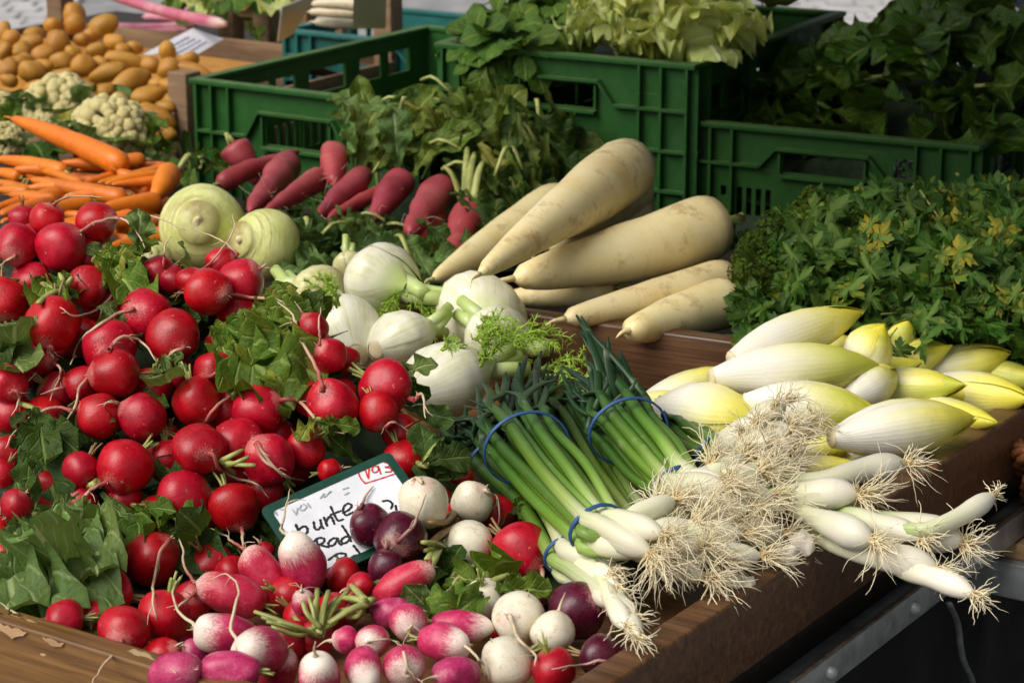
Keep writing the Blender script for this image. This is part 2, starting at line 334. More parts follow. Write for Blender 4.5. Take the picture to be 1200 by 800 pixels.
k = b.ramp(b.math('ADD', z, b.math('MULTIPLY', n2, 0.1)), [(0.925, 0), (0.985, 0.75)]); c = b.mix(k, c, (0.22, 0.14, 0.06))
b.color(b.vary(c, 0.15)); b.bump(b.math('ADD', n2, rg), 0.4, 0.0015); M['kohl'] = b.m
def fennel_mat(name, lo, mid, hi, tipc):
    b = NB(name, 0.34, 0.45, sss=0.25, sssr=(0.8, 0.8, 0.4), sssd=0.006, coat=0.15); uv = b.sep(b.tc.outputs["UV"])
    mp = b.n.new("ShaderNodeMapping"); mp.inputs["Scale"].default_value = (26, 1.0, 1); b.l(b.tc.outputs["UV"], mp.inputs[0])
    n = b.noise(1.0, 3, 0.5, src=mp.outputs[0]); n2 = b.noise(3, 3)
    c = b.ramp(b.math('MULTIPLY_ADD', n2, 0.4, b.math('MULTIPLY', n, 0.6)), [(0.36, lo), (0.48, mid), (0.62, hi)])
    c = b.mix(b.ramp(b.math('ADD', uv[1], b.math('MULTIPLY', n, 0.15)), [(0.72, 0), (1.02, 0.9)]), c, tipc)
    b.color(b.vary(c, 0.1)); b.bump(n, 0.5, 0.0008); return b.m
M['fennel'] = fennel_mat("fennel layer", (0.62, 0.62, 0.36), (0.76, 0.74, 0.55), (0.82, 0.80, 0.69), (0.42, 0.55, 0.14))
M['fenyel'] = fennel_mat("fennel layer yellowish", (0.50, 0.48, 0.18), (0.60, 0.58, 0.28), (0.66, 0.63, 0.38), (0.42, 0.5, 0.10))
M['cut'] = plain("cut stem face", (0.66, 0.56, 0.34), 0.6, 0.25, 60)
b = NB("spring onion", 0.42, 0.4, sss=0.08, sssr=(0.5, 0.8, 0.2), sssd=0.003, coat=0.06); uv = b.sep(b.tc.outputs["UV"])
mp = b.n.new("ShaderNodeMapping"); mp.inputs["Scale"].default_value = (14, 1.5, 1); b.l(b.tc.outputs["UV"], mp.inputs[0])
n = b.noise(1.0, 3, 0.6, src=mp.outputs[0]); n2 = b.noise(35, 4)
t = b.math('ADD', uv[1], b.math('MULTIPLY', b.math('SUBTRACT', n, 0.5), 0.10))
c = b.ramp(t, [(0.09, (0.74, 0.70, 0.58)), (0.155, (0.66, 0.66, 0.44)), (0.21, (0.30, 0.42, 0.10)), (0.27, (0.12, 0.23, 0.022)), (0.37, (0.048, 0.120, 0.012)), (0.52, (0.022, 0.066, 0.012)), (0.7, (0.015, 0.048, 0.014)), (1.0, (0.014, 0.040, 0.018))])
c = b.mix(b.ramp(n2, [(0.62, 0), (0.72, 0.22)]), c, (0.5, 0.55, 0.4)); b.color(b.vary(c, 0.35, 0.02)); b.bump(b.math('ADD', n, b.math('MULTIPLY', n2, 0.4)), 0.35, 0.0008); M['onion'] = b.m
M['husk'] = plain("onion husk", (0.72, 0.66, 0.54), 0.35, 0.15, 60, stretch=(1, 1, 0.2), sss=0.2)
M['band'] = plain("blue rubber band", (0.025, 0.085, 0.24), 0.45, 0.2, 200)
b = NB("water drop", 0.02, 0.5); b.b.inputs["Transmission Weight"].default_value = 1.0; b.b.inputs["IOR"].default_value = 1.33; b.color((0.95, 0.98, 0.95)); M['drop'] = b.m
b = NB("cauliflower curd", 0.65, 0.3, sss=0.2, sssr=(0.8, 0.7, 0.4), sssd=0.004); n = b.noise(120, 4); b.color(b.ramp(n, [(0.3, (0.80, 0.66, 0.26)), (0.7, (0.88, 0.79, 0.42))])); b.bump(n, 0.8, 0.003); M['curd'] = b.m
M['wood_rim'] = wood_mat("dark varnished wood", (0.034, 0.015, 0.007), (0.115, 0.053, 0.022), (0.22, 0.112, 0.048), 0.36)
M['wood_left'] = wood_mat("worn varnished wood", (0.085, 0.036, 0.010), (0.25, 0.120, 0.034), (0.38, 0.205, 0.066), 0.36, chips=True)
M['wood_floor'] = wood_mat("tray floor wood", (0.10, 0.045, 0.018), (0.22, 0.10, 0.04), (0.33, 0.17, 0.07), 0.4)
M['wood_crate'] = wood_mat("raw crate wood", (0.13, 0.075, 0.04), (0.25, 0.155, 0.085), (0.36, 0.25, 0.14), 0.7)
M['wood_pale'] = wood_mat("pale crate wood", (0.26, 0.15, 0.07), (0.42, 0.26, 0.13), (0.52, 0.36, 0.2), 0.7)
M['table'] = wood_mat("stall table wood", (0.012, 0.009, 0.007), (0.03, 0.022, 0.016), (0.055, 0.04, 0.028), 0.6)
def plastic(name, col, dirt):
    b = NB(name, 0.55, 0.25); n = b.noise(22, 6, 0.7); n2 = b.noise(70, 5, 0.7)
    c = b.ramp(n, [(0.3, tuple(v * 0.75 for v in col)), (0.7, tuple(v * 1.2 for v in col))])
    # dust on faces that look up
    g = b.n.new("ShaderNodeNewGeometry"); nz = b.sep(g.outputs["Normal"])[2]
    d = b.math('MULTIPLY', b.ramp(nz, [(0.4, 0.10), (0.95, 0.62)]), b.ramp(n2, [(0.35, 0.35), (0.65, 1)])); c = b.mix(d, c, dirt)
    s = b.ramp(b.noise(18, 5, 0.6, (1, 1, 10)), [(0.66, 0), (0.7, 0.25)]); c = b.mix(s, c, dirt)
    b.color(c); b.rough(b.ramp(n2, [(0.3, 0.45), (0.7, 0.7)])); b.bump(n2, 0.12, 0.001); return b.m
M['green'] = plastic("green crate plastic", (0.008, 0.078, 0.010), (0.16, 0.22, 0.09))
M['green_dk'] = plastic("dark green crate plastic", (0.005, 0.052, 0.004), (0.10, 0.15, 0.045))
M['teal'] = plastic("teal crate plastic", (0.012, 0.12, 0.11), (0.10, 0.2, 0.18))
M['black'] = plain("black plastic", (0.010, 0.011, 0.012), 0.5, 0.3, 40)
M['steel'] = plain("galvanised steel", (0.34, 0.36, 0.36), 0.45, 0.25, 60, metal=0.35, dirt=(0.16, 0.14, 0.12))
M['rust'] = plain("worn steel edge", (0.16, 0.13, 0.10), 0.55, 0.4, 120, metal=0.6)
M['signgreen'] = plain("sign frame green", (0.003, 0.045, 0.028), 0.32, 0.08, 50)
b = NB("sign white face", 0.28, 0.5); n = b.noise(30, 5, 0.7); b.color(b.ramp(n, [(0.35, (0.66, 0.68, 0.72)), (0.6, (0.77, 0.78, 0.82))])); M['signwhite'] = b.m
M['ink'] = plain("black marker ink", (0.012, 0.012, 0.014), 0.4, 0.3, 200)
M['inkred'] = plain("red marker ink", (0.55, 0.035, 0.03), 0.4, 0.25, 400)
M['inkgrey'] = plain("wiped ink", (0.36, 0.37, 0.42), 0.5, 0.35, 300)
M['paper'] = plain("white card", (0.74, 0.76, 0.82), 0.6, 0.05, 40)
M['inkblue'] = plain("blue pen", (0.32, 0.36, 0.52), 0.6, 0.3, 200)
M['wicker'] = plain("wicker", (0.22, 0.08, 0.03), 0.45, 0.4, 90, bump=0.3)
M['navy'] = plain("navy trousers", (0.012, 0.016, 0.042), 0.85, 0.25, 120)
M['skin'] = plain("skin", (0.50, 0.30, 0.22), 0.5, 0.1, 40, sss=0.2)
M['shirt'] = plain("grey jacket", (0.10, 0.11, 0.13), 0.9, 0.2, 80)
M['shoe'] = plain("shoe leather", (0.55, 0.55, 0.58), 0.5, 0.2, 60)
M['hairbrown'] = plain("brown hair", (0.05, 0.03, 0.02), 0.6, 0.3, 80)
M['canvas'] = plain("shading canvas", (0.05, 0.075, 0.05), 0.9, 0.15, 40)
M['foil'] = plain("clear plastic bag", (0.30, 0.32, 0.36), 0.12, 0.5, 50, coat=0.5)
b = NB("setts stone", 0.75, 0.3); n = b.noise(6, 5, 0.7); b.color(b.vary(b.ramp(n, [(0.3, (0.30, 0.29, 0.29)), (0.7, (0.48, 0.47, 0.47))]), 0.4)); b.bump(n, 0.4, 0.004); M['sett'] = b.m
b = NB("ground joint", 0.9, 0.2); n = b.noise(8, 5); b.color(b.ramp(n, [(0.3, (0.20, 0.20, 0.205)), (0.7, (0.34, 0.335, 0.335))])); b.bump(n, 0.5, 0.006); M['joint'] = b.m
M['dark_cloth'] = plain("black stall skirt", (0.012, 0.012, 0.013), 0.8, 0.3, 30)  # black cloth standing in for the deep shade under the table
# ================================================================== SETTING
g = MB(); g.add([(-60, -30, 0), (60, -30, 0), (60, 120, 0), (-60, 120, 0)], [(0, 1, 2, 3)])
tag(g.build("pavement", M['joint']), kind='structure')
s = MB(); rng = random.Random(3)
for iy in range(34):                                       # setts of the square behind the stall
    for ix in range(70):
        x = -4.5 + ix * 0.135 + (0.06 if iy % 2 else 0) + rng.uniform(-.008, .008); y = 7.8 + iy * 0.19 + rng.uniform(-.01, .01)
        if -2.1 + 0.0 * y < x < 1.35: continue
        s.box((x, y, 0.004), (0.118, 0.165, 0.03 + rng.uniform(0, .014)))
tag(s.build("paving_setts", M['sett'], None, False), "grey stone setts paving the square behind the stall", "paving", kind='stuff')

ZR = 0.955
C0 = PZ(569, 899, ZR)
XD = (PZ(183, 781, ZR) - PZ(0, 725, ZR)); XD.z = 0; XD.normalize()
YD = Vector((-XD.y, XD.x, 0))
def TR(x, y, z=0.0): return Vector((C0.x, C0.y, 0)) + XD * x + YD * y + Vector((0, 0, z))   # tray frame to world
TM = Matrix((XD, YD, Vector((0, 0, 1)))).transposed().to_4x4(); TM.translation = Vector((C0.x, C0.y, 0))
# stall table under everything
t = thing("stall_table", "dark wooden stall table carrying all the trays and crates", "table", mat=TM)
for i in range(14):
    m = MB(); m.box((-0.13 - i * 0.2, 1.35, 0.850), (0.196, 2.7, 0.03), bev=0.003); m.build("plank", M['table'], t)
for x, y in ((-0.3, 0.25), (-2.5, 0.25), (-0.3, 2.5), (-2.5, 2.5)):
    m = MB(); m.box((x, y, 0.42), (0.06, 0.06, 0.838)); m.build("leg", M['black'], t)
m = MB()
for i in range(61):
    a, c = -2.75 + i * 0.045, 0.012 * math.sin(i * 1.3)
    m.V += [(a, -0.02 + c, 0.02), (a, -0.02 + c * .4, 0.838)]; m.U += [(0, 0)] * 2
for i in range(60): m.F.append((2 * i, 2 * i + 2, 2 * i + 3, 2 * i + 1))
m.MI = [0] * 60; m.build("shade_skirt", M['dark_cloth'], t)  # black sheet added so the space below the table stays dark
m = MB()
for i in range(61):
    a, c = -0.02 + i * 0.045, 0.012 * math.sin(i * 1.7)
    m.V += [(-0.10 + c, a, 0.02), (-0.10 + c * .4, a, 0.836)]; m.U += [(0, 0)] * 2
for i in range(60): m.F.append((2 * i, 2 * i + 2, 2 * i + 3, 2 * i + 1))
m.MI = [0] * 60; m.build("shade_skirt", M['dark_cloth'], t)  # same added dark sheet along the right side, behind the rail
# front tray: varnished boards
t = thing("wooden_tray", "dark varnished wooden tray holding the radishes, onions and chicory", "tray", mat=TM)
m = MB(); m.box((-0.012, 0.65, 0.924), (0.024, 1.30, 0.062), bev=0.0025); m.build("rim_board", M['wood_rim'], t)
m = MB(); m.box((-0.57, 0.010, 0.917), (1.09, 0.020, 0.074), bev=0.0022)
m.build("rim_board", M['wood_left'], t)["label"] = "worn front rim board with chipped varnish"
# splintered chips along the worn arris
rng = random.Random(11)
for x0, x1, h in ((-0.565, -0.515, .014), (-0.452, -0.425, .012), (-0.49, -0.47, .006), (-0.415, -0.385, .009), (-0.62, -0.59, .01), (-0.37, -0.35, .005)):
    m = MB(); n = 9; top = 0.953; V = []
    for i in range(n):
        x = x0 + (x1 - x0) * i / (n - 1); e = math.sin(math.pi * i / (n - 1)) ** .6
        V += [(x, -0.0012, top - rng.uniform(0, .002)), (x, -0.0018, top - h * e * rng.uniform(.6, 1.05) - .001)]
    m.add(V, [(2 * i, 2 * i + 1, 2 * i + 3, 2 * i + 2) for i in range(n - 1)]); m.build("splinter", M['wood_pale'], t)
m = MB(); m.box((-1.11, 0.42, 0.924), (0.02, 0.80, 0.060), bev=0.002); m.build("rim_board", M['wood_rim'], t)
for i in range(9):
    m = MB(); m.box((-0.026 - 0.0585 - i * 0.119, 0.42, 0.908), (0.117, 0.79, 0.016), bev=0.0015); m.build("floor_board", M['wood_floor'], t)
# divider board behind the onions
DA, DB = PZ(613, 368, 0.975), PZ(877, 404, 0.975); DX = (DB - DA); DX.z = 0; DX.normalize(); DY = Vector((-DX.y, DX.x, 0))
DM = Matrix((DX, DY, Vector((0, 0, 1)))).transposed().to_4x4(); DM.translation = Vector((DA.x, DA.y, 0))
t = thing("divider_board", "brown varnished upright board between the daikons and the chicory", "board", mat=DM)
m = MB(); m.box((0.055, 0.011, 0.945), (0.66, 0.022, 0.062), bev=0.003); m.build("upright_plank", M['wood_rim'], t)
m = MB(); m.box((0.10, 0.10, 0.905), (0.80, 0.16, 0.028), bev=0.003); m.build("base_plank", M['table'], t)

# steel rail below the tray with bolts
t = thing("steel_rail", "scuffed steel angle rail with bolts under the tray side", "rail", mat=TM)
m = MB(); m.box((0.006, 0.60, 0.849), (0.004, 1.0, 0.026), bev=0.0008); m.box((-0.022, 0.60, 0.8385), (0.050, 1.0, 0.003)); m.build("angle", M['steel'], t)
m = MB(); m.box((0.006, 0.60, 0.8625), (0.0042, 1.0, 0.0012)); m.build("worn_edge", M['rust'], t)
for px, py in ((975, 788), (1078, 714), (1165, 660)):
    p = TM.inverted() @ PZ(px, py, 0.849); y = p.y
    m = MB(); V, F, U = lathe([(0.0001, .006), (.0030, .0058), (.0052, .0035), (.0058, 0), (.0058, -.002)], 12)
    V = [Vector((v[2] + 0.009, v[0] + y, v[1] + 0.849)) for v in V]; m.add(V, F)
    m.build("bolt", M['steel'], t)
# black crate, box and cable under the right end; rail crates added for darkness
def black_crate(loc, W, D, H, label, M_=None):
    t = thing("black_crate", label, "crate", mat=TM @ Matrix.Translation(Vector(loc)))
    for nm, c, d in (("floor_panel", (0, 0, .006), (W, D, .012)),): m = MB(); m.box(c, d); m.build(nm, M['black'], t)
    for sx in (-1, 1):
        m = MB(); m.box((sx * W / 2, 0, H * .45), (.012, D, H * .55), bev=.002); m.box((sx * W / 2, 0, H - .012), (.022, D + .02, .024), bev=.003)
        for k in range(7): m.box((sx * (W / 2 + .004), -D / 2 + D * (k + .5) / 7, H / 2), (.012, .01, H * .96))
        m.build("side_panel", M['black'], t)
        m = MB(); m.box((0, sx * D / 2, H * .45), (W, .012, H * .55), bev=.002); m.box((0, sx * D / 2, H - .0125), (W, .022, .023), bev=.003)
        for k in range(5): m.box((-W / 2 + W * (k + .5) / 5, sx * (D / 2 + .004), H / 2), (.01, .012, H * .96))
        m.build("end_panel", M['black'], t)
    return t
black_crate((0.30, 0.55, 0.46), 0.36, 0.56, 0.20, "black plastic crate added to keep the space beneath the steel rail dark")
black_crate((0.30, 0.55, 0.22), 0.36, 0.56, 0.22, "lower black plastic crate added under the other one")
black_crate((0.30, 1.16, 0.58), 0.36, 0.50, 0.22, "black plastic crate below the wicker basket")
pc = PZ(1178, 640, 0.82); q = TM.inverted() @ pc
t = thing("metal_box", "grey metal ledge box with an orange wooden top at the right edge", "box", mat=TM @ Matrix.Translation((q.x + .06, q.y + .03, 0.80)))
m = MB(); m.box((0, 0, 0), (0.16, 0.12, 0.034), bev=.002); m.build("steel_body", M['steel'], t)
m = MB(); m.box((0.012, 0.005, 0.025), (0.135, 0.11, 0.016), bev=.002); m.build("wooden_top", M['wood_pale'], t)
m = MB(); m.box((0.0, 0.1, -0.11), (0.03, 0.03, 0.19)); m.build("leg", M['steel'], t)
c = MB(); c.tube(bez([PZ(1112, 706, .80), PZ(1122, 730, .74), PZ(1128, 770, .69), PZ(1140, 800, .64), PZ(1142, 840, .58)], 20), 0.0032, 8, flat=.5)
tag(c.build("hanging_strap", M['steel']), "frayed grey strap hanging down from the steel rail", "strap")
# awning out of view, added to shade the back of the stall
t = thing("shade_awning", "unseen dark green canvas awning added to shade the back of the stall", "awning", mat=TM)
AW = (-1.75, 1.05, 2.35); m = MB(); V = []
AX0, AX1, AY0, AY1 = -0.95, 1.25, 0.52, 3.4
for i in range(9):
    for j in range(9):
        x = AX0 + (AX1 - AX0) * i / 8; y = AY0 + (AY1 - AY0) * j / 8; z = 2.02 - 0.4 * abs(x - (AX0 + AX1) / 2) / 1.3 * .6 - .03 * math.sin(j * math.pi / 4) ** 2
        V.append((x, y, z))
m.add(V, [(i * 9 + j, i * 9 + j + 1, i * 9 + j + 10, i * 9 + j + 9) for i in range(8) for j in range(8)]); m.build("canvas", M['canvas'], t)
for k in range(2):                                     # side and back curtain added to cut light from those sides
    m = MB(); V = []
    for i in range(41):
        f = i / 40; w_ = .02 * math.sin(i * 1.1); a = (AX1 - .02 + w_, AY0 + (AY1 - AY0) * f) if k == 0 else (AX0 + (AX1 - AX0) * f, AY1 - .02 + w_)
        V += [(a[0], a[1], 1.92), (a[0], a[1], 1.15 if k == 0 else 1.45)]
    m.add(V, [(2 * i, 2 * i + 1, 2 * i + 3, 2 * i + 2) for i in range(40)]); m.build("shade_curtain", M['canvas'], t)
for x, y in ((AX0 + .03, AY0 + .03), (AX1 - .03, AY0 + .03), (AX0 + .03, AY1 - .03), (AX1 - .03, AY1 - .03)):
    if (x, y) == (AX0 + .03, AY0 + .03): continue
    m = MB(); m.tube([(x, y, 0), (x, y, 1.80)], .02, 10); m.build("pole", M['steel'], t)

# ================================================================== plastic crates
def wall(W, H, th, holes, vr, hr, lip=.010):
    """wall in local x (width), z (height), outer face at y = 0, inner at y = th; holes (x0, x1, z0, z1) cut through"""
    xs = sorted({0, W, *[h[0] for h in holes], *[h[1] for h in holes]}); zs = sorted({0, H, *[h[2] for h in holes], *[h[3] for h in holes]})
    nx, nz = len(xs) - 1, len(zs) - 1
    sol = lambda i, k: 0 <= i < nx and 0 <= k < nz and not any(h[0] <= xs[i] + 1e-6 and xs[i + 1] <= h[1] + 1e-6 and h[2] <= zs[k] + 1e-6 and zs[k + 1] <= h[3] + 1e-6 for h in holes)
    m = MB()
    for i in range(nx):
        for k in range(nz):
            if not sol(i, k): continue
            a, b, c, d = xs[i], xs[i + 1], zs[k], zs[k + 1]
            m.add([(a, 0, c), (b, 0, c), (b, 0, d), (a, 0, d), (a, th, c), (b, th, c), (b, th, d), (a, th, d)],
                  [(0, 1, 2, 3), (5, 4, 7, 6)] + ([] if sol(i - 1, k) else [(4, 0, 3, 7)]) + ([] if sol(i + 1, k) else [(1, 5, 6, 2)]) +
                  ([] if sol(i, k - 1) else [(4, 5, 1, 0)]) + ([] if sol(i, k + 1) else [(3, 2, 6, 7)]))
    for x, z0, z1 in vr: m.box((x, -lip / 2 - .0004, (z0 + z1) / 2), (.0035, lip, z1 - z0))
    for z, x0, x1 in hr: m.box(((x0 + x1) / 2, -lip / 2 - .0010, z), (x1 - x0, lip + .001, .0035))
    return m
def slots(x0, x1, n, z0, z1, gap=.45):
    p = (x1 - x0) / n; return [(x0 + p * (i + gap / 2), x0 + p * (i + 1 - gap / 2), z0, z1) for i in range(n)]
def crate(label, A, B, ztop, D, H, mat, hx=(.33, .63), hz=(.60, .80), front_holes=(), tall=False, lettering=False):
    X = (B - A); X.z = 0; W = X.length; X.normalize(); Y = Vector((-X.y, X.x, 0))
    Mx = Matrix((X, Y, Vector((0, 0, 1)))).transposed().to_4x4(); Mx.translation = Vector((A.x, A.y, ztop - H))
    t = thing("plastic_crate", label, "crate", mat=Mx); th = .004; u = lambda f: f * W; zz = lambda f: f * H
    fh = [(u(hx[0]), u(hx[1]), zz(hz[0]), zz(hz[1]))] + [(u(a), u(b), zz(c), zz(d)) for a, b, c, d in front_holes]
    corner = (.002, u(.075), u(.155), u(.81), u(.895), W - .002)
    ztop_ = zz(hz[1]) + .006; zl = zz(hz[0]) + (zz(hz[1]) - zz(hz[0])) * .25
    vr = [(x, 0.003, H - .006) for x in corner]
    hr = [(zl, .0, u(hx[0]) - .03), (zl, u(hx[1]) + .03, W), (ztop_, u(hx[0]) - .008, u(hx[1]) + .008), (zz(hz[0]) - .004, u(hx[0]) - .004, u(hx[1]) + .004)]
    for f in ((.30, .06) if not tall else (.52, .30, .04)): hr += [(zz(f), 0, u(.155)), (zz(f), u(.81), W)]
    if tall: hr += [(zz(.30), u(.155), u(.81))]
    fw = wall(W, H, th, fh, vr, hr)
    for sx, xa, xb in ((1, u(hx[0]) - .03, u(hx[0]) - .008), (-1, u(hx[1]) + .008, u(hx[1]) + .03)):      # slanting ribs beside the handle
        za, zb = (zl, ztop_) if sx > 0 else (ztop_, zl)
        p0, p1 = Vector((xa, -.0055, za)), Vector((xb, -.0055, zb)); dr = (p1 - p0); L = dr.length; an = math.atan2(dr.z, dr.x)
        fw.box((0, 0, 0), (L, .0095, .0034), M=Matrix.Translation((p0 + p1) / 2) @ Matrix.Rotation(-an, 4, 'Y'))
    for x in (u(hx[0]) - .003, u(hx[1]) + .003): fw.box((x, -.0035, (zz(hz[0]) + zz(hz[1])) / 2), (.003, .007, zz(hz[1]) - zz(hz[0])))
    fw.build("front_wall", mat, t, False)
    bw = wall(W, H, th, [(u(.33), u(.63), zz(.60), zz(.80))], [(x, .003, H - .006) for x in corner], [(zz(.3), 0, W)])
    o = bw.build("back_wall", mat, t, False); o.matrix_local = Matrix.Translation((W, D, 0)) @ Matrix.Rotation(math.pi, 4, 'Z')
    sh = [(D * a, D * b, zz(.62), zz(.84)) for a, b in ((.10, .20), (.235, .335), (.40, .56), (.62, .70), (.725, .83))] + slots(D * .30, D * .72, 12, zz(.15), zz(.42))
    for x, rz, nm in ((W, 90, "side_wall"), (0, -90, "side_wall")):
        sw = wall(D, H, th, sh, [(D * f, .003, H - .006) for f in (.004, .08, .37, .59, .92, .996)], [(zz(.52), 0, D), (zz(.05), 0, D)])
        o = sw.build(nm, mat, t, False)
        o.matrix_local = Matrix.Translation((x, 0 if rz > 0 else D, 0)) @ Matrix.Rotation(R(rz), 4, 'Z')
    m = MB()
    for k in range(9): m.box((W / 2, .012 + (D - .024) * (k + .5) / 9, .006), (W - .012, (D - .024) / 9 * .72, .004))
    for k in range(6): m.box((.012 + (W - .024) * (k + .5) / 6, D / 2, .0105), (.008, D - .012, .0035))
    m.build("floor_grid", mat, t, False)
    m = MB(); l = .012                                                # rounded top lip
    for c, d in (((W / 2, -l / 2 + th, H - .003), (W + 2 * l - .004, l + th + .002, .0075)), ((W / 2, D + l / 2 - th, H - .003), (W + 2 * l - .004, l + th + .002, .0075)),
                 ((-l / 2 + th, D / 2, H - .0028), (l + th + .002, D - .006, .0075)), ((W + l / 2 - th, D / 2, H - .0028), (l + th + .002, D - .006, .0075))): m.box(c, d, bev=.0022)
    m.build("rim", mat, t, False)
    if lettering:
        for dx, strokes in ((0, [[(0, 0), (0, .7)], [(0, .95), (0, 1)]]), (.35, [[(.6, 1), (0, 1), (0, 0), (.6, 0)], [(0, .5), (.5, .5)]]), (1.25, [[(.6, .85), (.45, 1), (.1, 1), (0, .8), (.1, .55), (.5, .45), (.6, .2), (.45, 0), (.1, 0), (0, .15)]])):
            m = MB(); k = .022
            for st in strokes: m.tube([(u(.735) + (dx + x) * k * .62, -.001, zz(.70) + z * k) for x, z in st], .0022, 6)
            m.build("moulded_letter", M['black'], t)
    return t
R_A, R_B = PZ(812, 140, 1.03), PZ(1142, 170, 1.03)
M_A, M_B = PZ(520, 50, 1.105), PZ(810, 75, 1.105)
L_A = PZ(232, 92, 1.03); L_B = L_A + (PZ(480, 121, 1.03) - L_A).normalized() * 0.385
rs = [(.17 + .035 * i, .19 + .035 * i, .12, .50) for i in range(4)] + [(.665 + .038 * i, .688 + .038 * i, .28, .44) for i in range(4)] + [(.11, .13, .42, .50), (.845, .872, .20, .32)]
crate("green plastic crate full of dark spinach leaves, marked with moulded letters", R_A, R_B, 1.03, 0.56, 0.165, M['green_dk'], (.335, .625), (.65, .80), rs, lettering=True)
ms = [(.835, .865, .12, .26)] + [(.64 + .035 * i, .66 + .035 * i, .10, .26) for i in range(5)]
crate("tall green plastic crate heaped with lamb's lettuce and pale lettuce heads", M_A, M_B, 1.105, 0.52, 0.24, M['green'], (.335, .625), (.71, .84), ms, tall=True)
ls = [(.30 + .04 * i, .322 + .04 * i, .12, .42) for i in range(4)] + [(.66 + .035 * i, .68 + .035 * i, .42, .62) for i in range(3)]
crate("nearly empty green plastic crate left of the tall one", L_A, L_B, 1.03, 0.58, 0.165, M['green'], (.31, .60), (.50, .74), ls)
# cardboard and a pale strip lying in the empty crate
Lx = (L_B - L_A).normalized(); Ly = Vector((-Lx.y, Lx.x, 0))
def LP(x, y, z): return L_A + Lx * x + Ly * y + Vector((0, 0, z - .165))
V = [LP(.16, .30, .02), LP(.30, .16, .02), LP(.36, .50, .12), LP(.22, .55, .12)]
m = MB(); m.add(V + [v + Vector((0, 0, .004)) for v in V], [(0, 1, 2, 3), (4, 7, 6, 5), (0, 4, 5, 1), (1, 5, 6, 2), (2, 6, 7, 3), (3, 7, 4, 0)])
tag(m.build("cardboard_sheet", M['wood_pale'], None, False), "brown cardboard sheet leaning inside the empty green crate", "cardboard")
V = [LP(.25, .12, .03), LP(.275, .12, .03), LP(.36, .40, .13), LP(.335, .40, .13)]
m = MB(); m.add(V + [v + Vector((0, 0, .008)) for v in V], [(0, 1, 2, 3), (4, 7, 6, 5), (0, 4, 5, 1), (1, 5, 6, 2), (2, 6, 7, 3), (3, 7, 4, 0)])
tag(m.build("pale_batten", M['paper'], None, False), "pale flat batten leaning inside the empty green crate", "batten")

# ================================================================== wooden potato crate and things behind
PX, PY_ = Lx, Ly
pk = PZ(219, 176, 0.905); PMx = Matrix((PX, PY_, Vector((0, 0, 1)))).transposed().to_4x4(); PMx.translation = Vector((pk.x, pk.y, 0.872))
t = thing("wooden_crate", "slatted raw wood crate heaped with potatoes", "crate", mat=PMx)
CW, CD, CH = 0.72, 0.52, .13
for x, y in ((0, 0), (-CW, 0), (0, CD), (-CW, CD)):
    m = MB(); m.box((x, y, .075 if y == 0 else .11), (.035, .035, .15 if y == 0 else .22), bev=.002); m.build("corner_post", M['wood_crate'], t)
for z in (.018, .075):
    m = MB(); m.box((-CW / 2, -.022, z - .002), (CW, .009, .04), bev=.0015); m.build("slat", M['wood_crate'], t)
    m = MB(); m.box((-CW / 2, CD + .022, z), (CW, .009, .045), bev=.0015); m.build("slat", M['wood_crate'], t)
    m = MB(); m.box((.022, CD / 2, z), (.009, CD - .04, .045), bev=.0015); m.build("slat", M['wood_crate'], t)
    m = MB(); m.box((-CW - .022, CD / 2, z), (.009, CD - .04, .045), bev=.0015); m.build("slat", M['wood_crate'], t)
m = MB(); m.box((-CW / 2, CD / 2, .004), (CW, CD, .008)); m.build("floor_board", M['wood_crate'], t)
# ================================================================== leaves (shared meshes)
def leaf_mesh(name, mat, prof, bend=0.5, fold=0.25, ruf=0.05, serr=0.0, twist=0.0, seed=0, nu=6, nv=13, rfr=3.0):
    """base at the origin, one unit long along +Y, upper side +Z; prof: [(t, half width)]"""
    rg = random.Random(seed); V = []; U = []; y = z = 0.0; ph = rg.uniform(0, 9)
    so = Vector((seed * 3.7, seed * 1.9, 0)); e1, e2 = rg.uniform(0, 9), rg.uniform(0, 9)
    for i in range(nv + 1):
        t = i / nv; a = bend * (t - 0.3) * (1 + .5 * math.sin(ph + 3 * t))
        if i: y += math.cos(a) / nv; z -= math.sin(a) / nv
        wd = interp([p[0] for p in prof], [p[1] for p in prof], t); base_w = wd
        if serr and 0 < i < nv: wd *= 1 + serr * 1.6 * mnoise.noise(Vector((t * 11, seed, 0))) + (serr * .35 if i % 2 else -serr * .35)
        tw = twist * (t - .2); grow = min(1, 4 * t) * (1 if t < .95 else .6)
        for j in range(nu + 1):
            u = j / nu * 2 - 1; k = abs(u); wl = wd * (1 + serr * mnoise.noise(Vector((t * 9, seed + (3 if u > 0 else 0), 5)))); x = u * wl * (1 - .12 * fold)
            dz = fold * base_w * k ** 2 + ruf * k ** 2 * math.sin(rfr * 6.28 * t + (e1 if u > 0 else e2)) * grow
            dz += ruf * .55 * mnoise.noise(Vector((x * 7, t * 7, 0)) + so) * grow + ruf * .35 * mnoise.noise(Vector((x * 17, t * 17, 3)) + so) * grow - .02 * math.exp(-(u * 5) ** 2)
            dy = -k * k * .12 * wd
            V.append((x * math.cos(tw) - dz * math.sin(tw), y + dy, z + x * math.sin(tw) + dz * math.cos(tw))); U.append((j / nu, t))
    n = nu + 1; F = [(i * n + j, i * n + j + 1, (i + 1) * n + j + 1, (i + 1) * n + j) for i in range(nv) for j in range(nu)]
    return mesh(name, V, F, mat, True, U)
P_RAD = [(0, .02), (.1, .035), (.2, .06), (.28, .07), (.4, .13), (.55, .19), (.72, .23), (.86, .225), (.94, .165), (.98, .10), (1, .03)]
